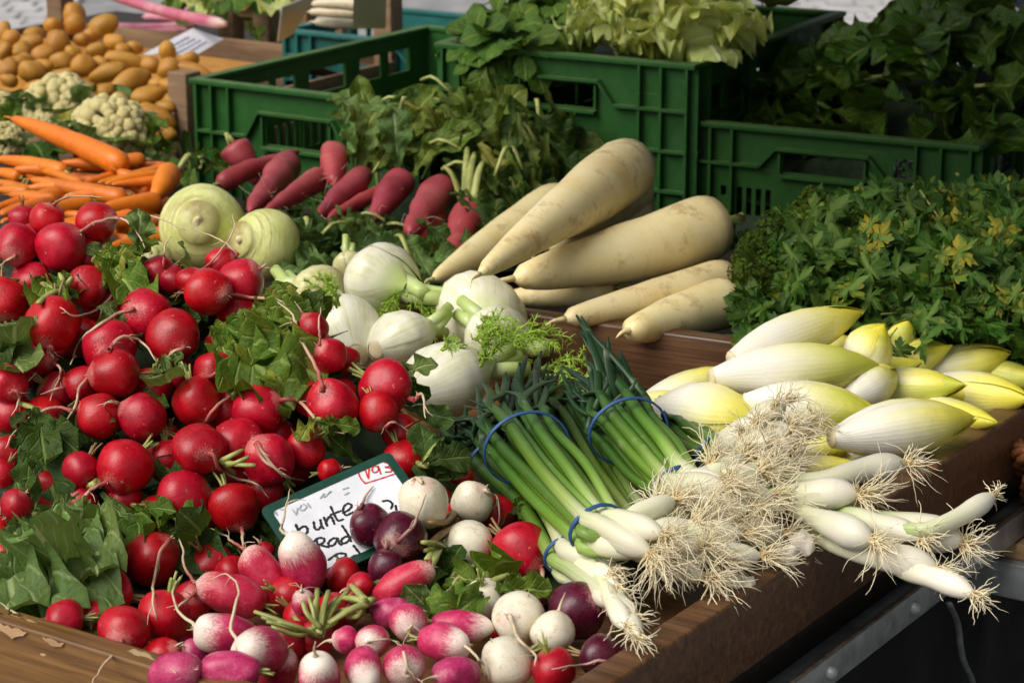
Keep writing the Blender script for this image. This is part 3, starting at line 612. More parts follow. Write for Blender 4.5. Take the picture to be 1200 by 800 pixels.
P_OVAL = [(0, .025), (.18, .03), (.3, .14), (.5, .25), (.7, .26), (.88, .16), (1, .01)]
P_SPOON = [(0, .04), (.3, .09), (.55, .22), (.75, .30), (.9, .23), (1, .05)]
P_LONG = [(0, .03), (.2, .05), (.35, .10), (.55, .145), (.75, .165), (.9, .12), (1, .02)]
P_LETT = [(0, .12), (.25, .22), (.5, .36), (.75, .42), (.92, .32), (1, .1)]
LV = {}
def variants(key, name, mat, prof, n, **k):
    LV[key] = []
    rg = random.Random(hash(len(key)) % 97 + n)
    for i in range(n):
        kk = dict(k); kk['bend'] = k.get('bend', .6) * rg.uniform(.3, 1.7) * (1 if rg.random() < .85 else -1); kk['twist'] = rg.uniform(-.6, .6) * k.get('tw', 1); kk.pop('tw', None)
        kk['ruf'] = k.get('ruf', .05) * rg.uniform(.6, 1.5)
        LV[key].append(leaf_mesh(name, M[mat], prof, seed=i * 7 + n, **kk))
variants('rad', 'leaf', 'leaf', P_RAD, 10, bend=1.0, fold=.45, ruf=.12, serr=.10, nu=10, nv=20)
variants('radg', 'leaf', 'leaf_grey', P_RAD, 8, bend=1.1, fold=.40, ruf=.12, serr=.05, nu=10, nv=22)
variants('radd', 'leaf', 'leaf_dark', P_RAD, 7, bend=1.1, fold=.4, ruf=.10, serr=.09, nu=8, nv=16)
variants('top', 'leaf', 'leaf_top', P_LONG, 9, bend=1.4, fold=.4, ruf=.08, serr=.10, nu=8, nv=18)
variants('spin', 'leaf', 'spinach', P_OVAL, 9, bend=1.3, fold=.45, ruf=.04, nu=8, nv=16)
variants('lamb', 'leaf', 'lambs', P_SPOON, 6, bend=1.3, fold=.22, ruf=.03, nv=9)
variants('lett', 'leaf', 'lettuce', P_LETT, 8, bend=1.6, fold=.25, ruf=.13, serr=.015, rfr=5, nv=18, nu=10)
def leaf_at(parent, key, B, T, normal, wscale=1.0, name='leaf', inv=None):
    """a leaf part from B to T (world points), parented to a thing whose inverse matrix is inv"""
    B = Vector(B); T = Vector(T); L = (T - B).length
    Mx = frame(y=T - B, z=normal, loc=B, s=(L * wscale, L, L)); me = random.choice(LV[key])
    return put(name, me, parent, (inv @ Mx) if inv is not None else Mx)

# ================================================================== round radishes
def bulb_prof(sq=1.0, tip=.10, crown=.2, top=.93, bot=1.0, n=15, el=1.0):
    out = [(.012, -bot * el - tip)]
    for i in range(1, n):
        a = math.pi * i / n; z = -math.cos(a); r = math.sin(a) ** sq
        out.append((max(r, .05 if z < 0 else crown * (z > .9)), (z * bot if z < 0 else z * top) * el))
    out.append((.13, top * el * .985)); out.append((.03, top * el * .96)); return out
BM = {}
for k, mat, n, sq, el in (('red', 'red', 7, .86, 1), ('purple', 'purple', 3, .88, 1), ('white', 'white', 5, .88, 1), ('pink', 'pink', 5, .72, 1.45), ('pinkred', 'pinkred', 4, .72, 1.45), ('magenta', 'magenta', 3, .72, 1.45), ('pinkround', 'pink', 3, .88, 1)):
    BM[k] = []
    for i in range(n):
        V, F, U = lathe(bulb_prof(sq + .05 * (i % 3 - 1), .06 + .05 * (i % 2), el=el, top=.93 - .04 * (i % 3)), 26, .15, 1.0, seed=i + len(k)); BM[k].append(mesh("bulb", V, F, M[mat], True, U))
STUB = {}
for key, mt in (('g', 'stalk'), ('r', 'stalk_red')):
    STUB[key] = []
    for i in range(4):
        m = MB(); rg = random.Random(i)
        for q in range(5):
            a = q * 1.257 + rg.uniform(-.3, .3); L = rg.uniform(.35, .9)
            m.tube(bez([(.05 * math.cos(a), .05 * math.sin(a), -.06), (.12 * math.cos(a), .12 * math.sin(a), L * .5), (.3 * math.cos(a) * L, .3 * math.sin(a) * L, L)], 5), [.075, .07, .065, .06, .055, .05], 6, flat=.75)
        STUB[key].append(m.me("stalk_stub", M[mt]))
RAD = []                       # dicts: kind, x, y, r, root path, label, bias, crown point
def z4(x, y): return (x / 3, 220 + y / 3)
def z10(x, y): return (x / 3, 400 + y / 3)
def z7(x, y): return (x / 3, 533 + y / 3)
def z8(x, y): return (400 + x / 3, 533 + y / 3)
def z11(x, y): return (280 + x / 3.333, 500 + y / 3.333)
def zp(x, y): return (x, y)
def rad(f, x, y, r, path=None, label=None, bias=0, kind='red', el=None, up=0.0):
    X, Y = f(x, y); sc_ = {z11: 3.333, zp: 1}.get(f, 3)
    RAD.append(dict(kind=kind, x=X, y=Y, r=r / sc_, path=[f(*p) for p in path] if path else None, label=label, b=bias, el=[f(*p) for p in el] if el else None, up=up))
# upper left
rad(z4, 55, 200, 76, [(60, 238), (30, 255), (0, 275)], "large red radish at the left edge below the topmost radishes, before the carrots")
rad(z4, 165, 115, 62, [(188, 62), (215, 40), (285, 28), (370, 35)], "red radish with a thick root arching right, in front of the carrots")
rad(z4, 80, 105, 48, None, "small red radish half hidden at the very top left of the heap", -40)
rad(z4, 215, 210, 88, [(282, 160), (335, 122), (420, 108), (470, 140), (510, 210)], "big red radish whose stout root arches right over the carrots")
rad(z4, 335, 125, 72, [(396, 108), (500, 95), (560, 108), (650, 150)], "dull red radish right beside the carrots with a thin root reaching right", -20)
rad(z4, 12, 395, 82, None, "large red radish cut by the left edge, level with the pale stalks")
rad(z4, 305, 345, 73, [(382, 345), (395, 375), (335, 430), (260, 450), (210, 420)], "red radish below the curly greens, its root curving back left beneath it")
rad(z4, 185, 475, 98, [(180, 560), (183, 585), (188, 600)], "very large scarred red radish near the left edge, below the pale stalks")
rad(z4, 75, 310, 36, None, "small dark red radish wedged under the big left ones", -60)
rad(z4, 140, 600, 62, [(190, 610), (212, 650), (175, 745)], "shaded red radish tucked under the very large scarred one", -40)
rad(z4, 25, 690, 72, [(58, 712), (70, 745), (40, 800)], "red radish at the left edge just under a broad leaf")
rad(z4, 225, 560, 60, None, "deeply shaded red radish in the gap beneath the scarred one", -90)
rad(z4, 515, 450, 92, [(480, 428), (430, 436), (340, 490), (280, 540), (250, 620)], "red radish with a ring scar and a long pale root drooping to the left")
rad(z4, 610, 520, 92, [(655, 560), (605, 580), (590, 608)], "big smooth red radish above the single folded leaf")
rad(z4, 615, 330, 55, [(575, 278), (580, 212), (600, 170)], "dark red radish below the kohlrabi with an upright thin root", -40)
rad(z4, 668, 332, 56, [(715, 287), (760, 240), (822, 150), (815, 90)], "red radish whose thick red root stands up before the kohlrabi", -20)
rad(z4, 728, 370, 84, [(795, 375), (880, 385), (980, 398), (1030, 450), (1062, 540)], "angular red radish with a straight root pointing right under the kohlrabi")
rad(z4, 845, 335, 82, [(912, 283), (938, 268)], "red radish with a short stubby root tip right under the second kohlrabi")
rad(z4, 775, 265, 58, [(842, 240), (790, 192), (680, 145)], "red radish peeking out behind the two under the kohlrabi", -30)
rad(z4, 385, 560, 95, [(378, 580), (402, 540), (450, 525), (510, 550), (550, 610)], "red radish with a pink root looping over to the folded leaf")
rad(z4, 410, 655, 90, [(322, 652), (280, 700), (262, 770), (200, 880)], "red radish with a white scar on top and a pinkish root to the left")
rad(z4, 290, 690, 68, None, "red radish half hidden behind the one with the white scar", -30)
rad(z4, 750, 645, 73, [(732, 668), (790, 620), (830, 565), (890, 540)], "red radish beneath the fanned leaves with a pale forked root")
rad(z4, 690, 750, 86, [(718, 828), (770, 760), (860, 700), (915, 655)], "red radish partly covered by the single folded leaf")
rad(z4, 1100, 500, 60, None, "small red radish at the right edge of the heap by the pale fennel", 0)
rad(z4, 1160, 590, 64, [(1125, 560), (1122, 480), (1128, 420)], "red radish with an upright dark root in front of a fennel bulb")
# middle
rad(z10, 350, 265, 82, [(272, 248), (200, 232), (120, 260), (50, 320), (20, 375)], "red radish with a long brownish root sweeping left over dark leaves")
rad(z10, 505, 270, 86, [(432, 220), (400, 210), (372, 212)], "red radish just below the folded leaf with a short root stub")
rad(z10, 900, 245, 92, [(985, 208), (1050, 210), (1110, 270), (1140, 308), (1210, 322)], "large red radish with a stout pink root running right")
rad(z10, 1168, 225, 96, [(1138, 172), (1112, 90), (1060, 0), (1030, -90), (975, -140)], "large bright red radish at the right with a long root climbing up over the leaves")
rad(z10, 1095, 205, 60, None, "red radish half hidden behind the bright one with the climbing root", -30)
rad(z10, 835, 358, 92, [(893, 352), (920, 410), (960, 440), (1035, 490)], "red radish with a wrinkled pink root lying across its neighbour", -5)
rad(z10, 700, 380, 94, [(748, 388), (768, 440), (820, 478), (905, 500), (945, 550)], "red radish with a pointed dimple and thin root, above the sign's corner")
rad(z10, 635, 555, 100, None, "large plain red radish with a leaf lobe curling under it")
rad(z10, 815, 580, 93, [(850, 655), (853, 690), (856, 722)], "dark red radish with two bright window reflections beside the sign")
rad(z10, 285, 447, 66, [(248, 508), (200, 565), (150, 640), (155, 710), (195, 795)], "red radish at the root of the hanging leaves with a very long drooping root", 5)
rad(z10, 440, 437, 103, [(385, 492), (320, 520), (282, 560), (255, 630)], "largest red radish of the middle, above the grey green hanging leaves", 10)
rad(z10, 948, 418, 94, [(905, 350), (930, 400), (1000, 470), (1070, 490)], "streaky red radish right above the sign, crossed by a forked root", -15)
rad(z10, 1075, 375, 74, None, "glossy dark red radish wearing a yellowing leaf, above the sign")
rad(z10, 1155, 455, 44, None, "red radish peeping over the top edge of the sign", 0)
rad(z10, 10, 462, 52, None, "shaded red radish at the left edge, upper of two", -10)
rad(z10, 58, 575, 56, [(112, 512), (125, 470), (90, 450)], "small red radish left of the hanging leaves with a hooked root")
rad(z10, 590, 330, 45, None, "dark bulb of a red radish deep between two big ones", -70)
rad(z10, 985, 330, 60, None, "deeply shaded red radish below the stout pink root", -70)
rad(z10, 120, 45, 60, None, "dark red radish behind the broad leaf at the left", -60)
# lower left
rad(z7, 535, 365, 98, [(608, 285), (560, 350), (537, 480), (550, 580)], "red radish with a long white root hanging straight down over it, below the dark leaf")
rad(z7, 385, 485, 90, [(300, 467), (200, 465), (110, 440), (60, 402)], "bright red radish with a pink root pointing left across the hanging leaves")
rad(z7, 575, 560, 96, None, "red radish next to the long white root, above the front corner")
rad(z7, 435, 618, 94, [(430, 645), (420, 680), (370, 730), (325, 800)], "front red radish whose thin root trails over the wooden rim")
rad(z7, 230, 575, 70, [(160, 577), (80, 568), (0, 520)], "flat sided red radish by the rim with a root going left over the leaf", 0)
rad(z7, 15, 360, 56, [(40, 305), (60, 290)], "wrinkled dark red radish at the lower left edge")
rad(z7, 675, 510, 75, [(690, 480), (640, 520), (610, 545)], "shaded red radish behind the pink radishes", -40)
rad(z7, 935, 340, 35, None, "sliver of a red radish under the sign's lower left edge", -40)
rad(z7, 570, 712, 68, None, "dark red radish down in the corner behind the rim", -40)
rad(z7, 620, 660, 70, None, "dark red radish in the hollow left of the pink radishes", -60)
# behind and around the sign
rad(zp, 452, 453, 32, [(485, 470), (494, 462), (500, 490)], "oval red radish resting against a white fennel bulb")
rad(zp, 443, 482, 24, [(452, 500), (462, 495), (480, 505)], "dull wrinkled red radish between its neighbours by the fennel", 0)
rad(zp, 473, 539, 26, None, "red radish half behind the sign's upper right corner", -45)
rad(zp, 541, 561, 15, None, "small red radish between the white ones and the onion leaves", -40)
rad(zp, 400, 462, 20, None, "dark red radish behind the bright ones by the fennel", -60)
rad(zp, 516, 581, 14, None, "sliver of a red radish between two white radishes", -60)
rad(zp, 468, 505, 22, None, "shaded red radish under the wrinkled one by the fennel", -40)
rad(zp, 405, 422, 17, None, "small red radish touching the cut fennel face", -10)
rad(zp, 340, 545, 26, None, "red radish in the shade right of the one with window reflections", -40)
# mixed radishes at the front
W = 'white'
rad(z8, 288, 170, 91, [(285, 98), (262, 80), (250, 95)], "largest white radish, leaning on the right side of the sign", 25, W)
rad(z8, 458, 165, 74, [(505, 118), (552, 160), (552, 250)], "white radish with its cut green stalks towards us, behind the others", 0, W)
rad(z8, 445, 320, 92, [(500, 372), (420, 420), (370, 485)], "clean white radish directly left of the big red one", 0, W)
rad(z8, 503, 510, 80, None, "white radish lying on the broad leaf below the clean one", 0, W)
rad(z8, 622, 575, 95, [(588, 555), (620, 640), (680, 700), (680, 742)], "white radish with brown root scar and bent root, front row", 5, W)
rad(z8, 742, 630, 78, None, "small round white radish with two brown marks beside the purple ones", 10, W)
rad(z8, 585, 728, 92, None, "white radish with a yellowish top at the front edge", 10, W)
rad(z8, 628, 335, 103, [(697, 388), (705, 430), (655, 490)], "big bright red radish between the white radish and the onion leaves", 5)
rad(z8, 745, 755, 80, None, "red radish at the front below the small round white one", 0)
rad(z8, 72, 460, 50, None, "small dark red radish with a green stalk under the purple ones", -20)
rad(z8, 100, 245, 76, [(62, 185), (85, 150), (112, 108)], "purple radish lying on the sign's lettering, left of a darker one", 20, 'purple')
rad(z8, 205, 290, 92, [(196, 305), (250, 250), (300, 138)], "dark purple radish with a pale root and a brown scab, on the sign", 45, 'purple')
rad(z8, 158, 395, 66, None, "glossy purple radish at the sign's bottom edge", 15, 'purple')
rad(z8, 825, 550, 100, [(892, 490), (945, 560), (952, 612), (922, 655)], "dark purple radish with a pink root, next to the white onion bulbs", 0, 'purple')
rad(z8, 908, 712, 82, [(978, 722), (900, 722), (845, 735), (740, 750)], "reddish purple radish at the front right by the wooden rim", 5, 'purple')
rad(z8, 690, 500, 36, None, "dark purple radish barely showing behind the front row", -60, 'purple')
rad(z8, 560, 620, 40, None, "dark magenta radish in the gap behind the front white ones", -60)
# long pink radishes: el = (white tip, crown)
def pk(f, tip, crown, r, kind, label, path=None, bias=0):
    rad(f, (tip[0] + crown[0]) / 2, (tip[1] + crown[1]) / 2, r, path, label, bias, kind, [tip, crown])
pk(z11, (205, 425), (300, 640), 88, 'pink', "fat pink and white radish standing against the sign's lower left corner", [(188, 418), (165, 400), (180, 340), (200, 240)], 40)
pk(z11, (25, 480), (165, 685), 78, 'pinkred', "red pink radish just left of the fat pink and white one", [(15, 475), (-30, 445), (-50, 425), (-110, 395)], 10)
pk(z7, (702, 450), (935, 530), 74, 'pinkred', "pink radish with tangled brown roots at its tip", [(700, 460), (652, 400), (640, 320), (620, 280)], 15)
pk(z7, (690, 605), (905, 650), 78, 'pink', "white ended red radish with a root curling up to the left", [(690, 595), (635, 555), (608, 490), (640, 420)], 25)
pk(z7, (850, 680), (985, 690), 80, 'pink', "white tipped radish with a long wavy root climbing over its neighbour", [(848, 655), (812, 610), (830, 520), (840, 470), (800, 420), (730, 440)], 40)
pk(z7, (660, 665), (740, 720), 48, 'magenta', "pale pink radish tip showing under the white ended one", None, -30)
pk(z7, (690, 745), (530, 800), 78, 'magenta', "bright pink radish at the bottom left, lowest of the pink ones", [(690, 785), (640, 775), (600, 748)], 30)
pk(z7, (705, 755), (920, 760), 72, 'magenta', "bright pink radish with a green leaf rib lying on its end", None, 20)
pk(z7, (1010, 690), (950, 830), 66, 'pinkred', "shaded red pink radish at the bottom between two pale ones", None, 5)
pk(z7, (1115, 700), (1130, 860), 72, 'pink', "pink radish with a freckled white end at the bottom edge", None, 30)
rad(z7, 1068, 520, 46, [(1060, 478), (1058, 455)], "tiny round pink and white radish below the fat one", 60, 'pinkround')
rad(z8, 18, 648, 50, None, "small pale pink radish seen end on, left of a pinkish one", 20, 'pinkround')
rad(z8, 110, 655, 60, [(95, 650), (170, 648), (212, 670)], "pinkish white radish seen end on with a root to the right", 30, 'pinkround')
rad(z8, 235, 587, 68, [(238, 610), (250, 600), (215, 662)], "white radish with a yellow tip amid the pink ones", 30, 'pinkround')
rad(z8, 220, 742, 76, [(235, 760), (215, 690), (240, 760), (285, 800)], "pink edged white radish seen end on in the front row", 40, 'pinkround')
pk(z8, (95, 800), (60, 700), 66, 'pink', "red radish with a white end at the bottom, left of the end on one", None, 20)
pk(z8, (445, 665), (265, 650), 68, 'pink', "red radish with a white half pointing right and a stout pale root", [(430, 672), (470, 700), (512, 752), (522, 800)], 40)
pk(z8, (525, 612), (310, 585), 56, 'pink', "pink radish with a pale pointed end behind the half white one", [(518, 612), (527, 640), (524, 655)], 5)
pk(z8, (318, 390), (110, 510), 56, 'pinkred', "long curved pink radish pointing to the sign, its green stalks at the left", [(308, 375), (311, 355), (306, 338)], 45)
pk(z8, (240, 540), (100, 565), 50, 'magenta', "magenta radish under the long curved pink one", None, -10)
pk(z8, (340, 770), (480, 775), 66, 'magenta', "magenta radish at the bottom edge beside the yellowish white one", None, -10)
pk(z8, (60, 545), (0, 560), 40, 'magenta', "bit of a magenta radish between the green stalks", None, -40)

PHZ = 0.945; ROWS_ = [(262, 100), (300, 140), (335, 250), (365, 340), (410, 400), (455, 450), (500, 478), (560, 520), (620, 620), (690, 690), (760, 715), (830, 700)]
def HS_pt(px, py, up=0.0):
    p = PH(px, py, up); return p if p.z > PHZ + up else PZ(px, py, PHZ + up)
n = len(RAD); rg = random.Random(5)
SGp = [(304, 597), (456, 529), (503, 624), (351, 692)]; SG3 = [PH(x, y, .022) for x, y in SGp]
def in_quad(x, y, g=0):
    s = [(SGp[(i + 1) % 4][0] - SGp[i][0]) * (y - SGp[i][1]) - (SGp[(i + 1) % 4][1] - SGp[i][1]) * (x - SGp[i][0]) for i in range(4)]; L = [math.hypot(SGp[(i + 1) % 4][0] - SGp[i][0], SGp[(i + 1) % 4][1] - SGp[i][1]) for i in range(4)]
    return all(v / l > -g for v, l in zip(s, L))
def sign_depth(x, y): return depth(PH(x, y, .022))
dep = np.array([depth(HS_pt(q['x'], q['y'])) - (0.02 if q['b'] > 15 else 0) + (0.03 if q['b'] < -35 else 0) for q in RAD])
rays = np.array([tuple(ray(q['x'], q['y'])) for q in RAD]); rp = np.array([q['r'] * (1.12 if q['el'] else 1.0) for q in RAD]); key = np.array([q['y'] + q['r'] * .5 + q['b'] for q in RAD]); d0 = dep.copy()
for it in range(160):
    P = rays * dep[:, None]; rr = rp * dep / FPX
    D = np.linalg.norm(P[:, None] - P[None], axis=2); need = .95 * (rr[:, None] + rr[None]) - D
    need[np.arange(n), np.arange(n)] = -1
    for i, j in zip(*np.where(need > 0.0005)):
        if i < j:
            f, bk = (i, j) if key[i] > key[j] else (j, i); s = min(.004, need[i, j] * .5); dep[f] -= s * .5; dep[bk] += s * .5
    dep += (d0 - dep) * 0.01
    for i, q in enumerate(RAD):
        if in_quad(q['x'], q['y'], q['r'] * .9):
            s = sign_depth(q['x'], q['y']); r_ = q['r'] * dep[i] / FPX
            if q['b'] >= 15 or q['kind'] != 'red': dep[i] = min(dep[i], s - r_ * .93)
            else: dep[i] = max(dep[i], s + r_ * 1.0)
dep = np.clip(dep, d0 - .10, d0 + .12)
# more radishes deeper in the heap, where the photograph shows dark bulbs between the front ones
frng = random.Random(44); fills = 0
for _ in range(4000):
    y = frng.uniform(275, 755); xr = interp([r_[0] for r_ in ROWS_], [r_[1] for r_ in ROWS_], y); x = frng.uniform(-5, xr - 8)
    if y > 725 + .306 * x - 20 or (x > 420 and y > 620) or in_quad(x, y, 8): continue
    r_ = frng.uniform(22, 28)
    if any((x - q['x']) ** 2 + (y - q['y']) ** 2 < (q['r'] * .93) ** 2 for q in RAD) or any((x - q['x']) ** 2 + (y - q['y']) ** 2 < (r_ * 1.25) ** 2 for q in RAD[n:]): continue
    RAD.append(dict(kind='red', x=x, y=y, r=r_, path=None, label="red radish lying deeper in the heap, half covered by the bulbs in front", b=-99, el=None, up=0)); fills += 1
    if fills > 46: break
dep = np.concatenate([dep, [depth(HS_pt(q['x'], q['y'])) + .030 for q in RAD[n:]]])
def surf_depth(x, y):
    """depth of the nearest radish skin at a pixel (or None)"""
    best = None
    for q, d in zip(RAD, dep):
        k = ((x - q['x']) ** 2 + (y - q['y']) ** 2) / (q['r'] * 1.05) ** 2
        if k < 1:
            z = d - q['r'] * d / FPX * math.sqrt(1 - k)
            if best is None or z < best: best = z
    if in_quad(x, y): sg_ = sign_depth(x, y); best = sg_ if best is None else min(best, sg_)
    return best
def top_depth(x, y, off=.004):
    s = surf_depth(x, y); h = depth(HS_pt(x, y, .01)); return (s if s is not None else h) - off
def smooth(a, it=2):
    a = list(a)
    for _ in range(it): a = [a[0]] + [min(a[i], (a[i - 1] + a[i] * 2 + a[i + 1]) / 4 + .001) for i in range(1, len(a) - 1)] + [a[-1]]
    return a
CATN = {'red': 'red_radish', 'white': 'white_radish', 'purple': 'purple_radish', 'pink': 'pink_radish', 'pinkred': 'pink_radish', 'magenta': 'pink_radish', 'pinkround': 'pink_radish'}
GRP = {'red': "red radishes heaped in the tray", 'white': "white radishes at the front of the tray", 'purple': "purple radishes by the sign"}
for q, d in zip(RAD, dep):
    c = PD(q['x'], q['y'], d); r = q['r'] * d / FPX; k = q['kind']; el = 1.0; s3 = (r, r, r)
    if q['el']:
        (tx, ty), (kx, ky) = q['el']; hl = math.hypot(tx - kx, ty - ky) / 2; dx, dy = (tx - kx) / (2 * hl), (ty - ky) / (2 * hl); L = 1.45 * q['r']
        el = max(1.0, hl / L); tw = math.sqrt(max(0, 1 - min(1, hl / L) ** 2)); rd = idir(dx * min(1, hl / L), dy * min(1, hl / L), tw); s3 = (r, r, r * el); el *= 1.45
    elif q['path']:
        ox, oy = (q['path'][0][0] - q['x']) / q['r'], (q['path'][0][1] - q['y']) / q['r']; m_ = math.hypot(ox, oy)
        if m_ > .97: ox, oy = ox / m_ * .97, oy / m_ * .97; m_ = .97
        rd = idir(ox, oy, math.sqrt(1 - m_ * m_))
    else:
        a = rg.uniform(0, 6.28); rd = idir(math.cos(a) * .8, math.sin(a) * .8, rg.uniform(-.7, .4))
    Mx = frame(z=-rd, x=rv(1), loc=c, s=s3)
    t = thing(CATN[k], q['label'], "radish", c, GRP.get(k, "long pink and white radishes at the front")); inv = Matrix.Translation(-c)
    put("bulb", rg.choice(BM[k]), t, inv @ Mx)
    put("stalk_stub", rg.choice(STUB['r' if k in ('red', 'purple') and rg.random() < .5 else 'g']), t, inv @ frame(z=-rd, x=rv(1), loc=c - rd * r * (.88 if not q['el'] else .88 * el), s=r))
    tipp = c + rd * r * 1.02 * el; px = q['path']; m = MB(); mt = M['root_pale'] if k in ('white', 'pink', 'magenta', 'pinkround') else M['root_pur'] if k == 'purple' else M['root_red']
    if px:
        pts = [tipp]; pp = bez([Vector((x, y, 0)) for x, y in px], 16); ds = [depth(tipp)] + [min(top_depth(v.x, v.y), depth(tipp) + .01 + .004 * i) for i, v in enumerate(pp[1:])]
        ds = smooth(ds, 3); pts = [tipp - rd * r * .06] + [PD(v.x, v.y, dd) for v, dd in zip(pp[1:], ds[1:])]
        Lr = sum((pts[i + 1] - pts[i]).length for i in range(len(pts) - 1)); r0 = min(.0021, max(.0010, r * .09)); nn = len(pts)
        w_ = [Vector(mnoise.noise_vector(p * 120 + Vector((d * 50, 0, 0)))) * .0012 for p in pts]; pts = [p + (w_[i] if 0 < i else Vector()) for i, p in enumerate(pts)]
        m.tube([p - c for p in pts], [r0 * (1.5 if i == 0 else (1 - i / nn) ** .8 * .85 + .16) for i in range(nn)], 6)
        for s in range(rg.randint(1, 3)):                                # side hairs
            i = rg.randint(2, nn - 4); a = pts[i]; e = (pts[i + 1] - a).normalized() + rv(.9); e.normalize(); Lh = rg.uniform(.006, .016)
            m.tube([a - c, a + e * Lh * .5 + rv(.0015) - c, a + e * Lh - CF * .001 + Vector((0, 0, -.002)) - c], [r0 * .3, r0 * .22, r0 * .1], 4, v0=.4)
    else:
        e = rd + Vector((0, 0, -.4)) + rv(.4); L = r * rg.uniform(.7, 1.6)
        m.tube([p - c for p in bez([tipp - rd * r * .05, tipp + rd * L * .35, tipp + rd * L * .5 + e * L * .4], 6)], [.0022, .0014, .0011, .0009, .0007, .0005, .0004], 5)
    for s in range(3):
        e = (rd + rv(.8)).normalized(); a = tipp - rd * r * .05
        m.tube([a - c, a + e * r * .18 - c, a + e * r * .3 + rv(.002) - c], [.0004, .0003, .0002], 4, v0=.3)
    m.build("root", mt, t)

# ------------------------------------------------------------------ leafy bed under the radishes
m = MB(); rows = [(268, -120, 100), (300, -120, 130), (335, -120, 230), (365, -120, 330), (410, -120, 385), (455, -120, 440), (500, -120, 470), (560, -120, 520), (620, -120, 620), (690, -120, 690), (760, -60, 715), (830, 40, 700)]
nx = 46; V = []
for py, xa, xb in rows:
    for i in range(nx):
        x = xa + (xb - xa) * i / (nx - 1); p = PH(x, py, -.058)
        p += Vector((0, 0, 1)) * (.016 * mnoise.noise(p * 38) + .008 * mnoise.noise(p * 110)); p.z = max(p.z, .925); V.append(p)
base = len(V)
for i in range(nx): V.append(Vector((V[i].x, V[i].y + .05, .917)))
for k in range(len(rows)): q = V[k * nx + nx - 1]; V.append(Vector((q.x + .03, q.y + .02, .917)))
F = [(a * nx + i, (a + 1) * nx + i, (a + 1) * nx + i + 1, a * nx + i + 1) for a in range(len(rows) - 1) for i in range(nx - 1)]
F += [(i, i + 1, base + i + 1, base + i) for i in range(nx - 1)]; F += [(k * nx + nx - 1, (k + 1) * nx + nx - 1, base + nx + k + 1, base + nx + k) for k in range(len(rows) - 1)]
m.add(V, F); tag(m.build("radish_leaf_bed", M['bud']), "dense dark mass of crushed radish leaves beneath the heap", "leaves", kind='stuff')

# ------------------------------------------------------------------ radish leaves
def bunch(label, group=None, at=None, name="radish_leaves", cat="leaves"):
    c = at; t = thing(name, label, cat, c, group); return t, Matrix.Translation(-c)
def hero(label, base, specs, key, up0=.0, name="radish_leaves", wr=1.0, stalkmat='stalk', cat="leaves", st=0.0):
    """specs: (tip px x, y, width factor, offset towards the viewer at the tip, base jitter px)"""
    bx, by = base; c = PD(bx, by, top_depth(bx, by, .002 + up0)); t, inv = bunch(label, None, c, name, cat)
    for s in specs:
        tx, ty, wf, off = s[:4]; T = PD(tx, ty, top_depth(tx, ty, .006 + off)); b = PD(bx + rg.uniform(-6, 6), by + rg.uniform(-5, 5), depth(c) + rg.uniform(-.004, .004)); b = b.lerp(T, st * rg.uniform(.5, 1.2))
        nrm = (-CF * 1.0 + Vector((0, 0, .6)) + rv(.45)); k = s[4] if len(s) > 4 else key
        leaf_at(t, k, b, T, nrm, wf * wr * .82, inv=inv)
    m = MB()
    for q in range(3):
        a = PD(bx, by, depth(c)) - c; e = rv(.012) + CF * .02; m.tube(bez([a, a + e * .5 + rv(.003), a + e * 1.6], 5), [.0028, .0026, .0026, .0025, .0024, .002], 6)
    m.build("stalks", M[stalkmat], t); return t
hero("grey green radish leaves hanging down like a fan at the lower left", (108, 568), [(45, 668, .75, .004), (62, 715, .85, .008), (78, 655, .8, .02), (92, 700, .85, .018), (112, 668, .8, .022), (135, 640, .85, .022), (158, 625, .8, .014), (30, 622, .8, .006), (60, 600, .8, .014), (80, 720, .8, .004), (50, 640, .8, .012), (98, 640, .8, .03)], 'radg', .012, wr=1.25, st=.32)
hero("crumpled radish leaves at the left edge beside the hanging fan", (40, 600), [(5, 640, .8, .0), (22, 665, .8, .004), (10, 690, .8, .0), (40, 690, .8, .0)], 'radg', .004, wr=1.2, st=.25)
hero("green radish leaf curling round the large plain radish at the lower left", (165, 600), [(222, 605, 1.5, .012), (200, 592, 1.2, .01), (160, 635, 1.1, .004), (215, 625, 1.0, .002)], 'rad', .01)
hero("single folded radish leaf lying on the red radishes", (197, 420), [(185, 452, 1.4, .012), (205, 478, 1.5, .014), (222, 440, 1.3, .012), (215, 415, 1.1, .01)], 'radg', .012)
hero("fanned green and yellowing radish leaves right of the heap's middle", (255, 385), [(318, 375, 1.3, .02), (350, 400, 1.6, .014), (360, 430, 1.5, .012), (330, 450, 1.4, .01), (300, 425, 1.2, .012), (290, 395, 1.2, .016), (340, 470, 1.5, .006), (385, 440, 1.3, .006), (310, 465, 1.4, .004), (270, 430, 1.1, .008), (325, 410, 1.4, .018)], 'rad', .006)
hero("small radish leaves sprouting under the second kohlrabi", (300, 360), [(330, 335, 1.1, .006), (345, 325, 1.2, .004), (350, 350, 1.3, .006), (365, 365, 1.2, .008), (340, 372, 1.3, .01)], 'rad')
hero("curled green radish leaves between the top radishes and the kohlrabi", (110, 305), [(128, 296, 1.2, .006), (145, 300, 1.4, .008), (158, 312, 1.5, .008), (176, 330, 1.4, .004), (150, 330, 1.3, .006), (135, 315, 1.5, .01), (168, 345, 1.3, .002)], 'rad', .006)
hero("broad radish leaf at the left edge under the scarred radish", (5, 385), [(38, 425, 1.7, .012), (20, 430, 1.4, .008), (-10, 420, 1.3, .006), (30, 450, 1.3, .0)], 'radg', .006)
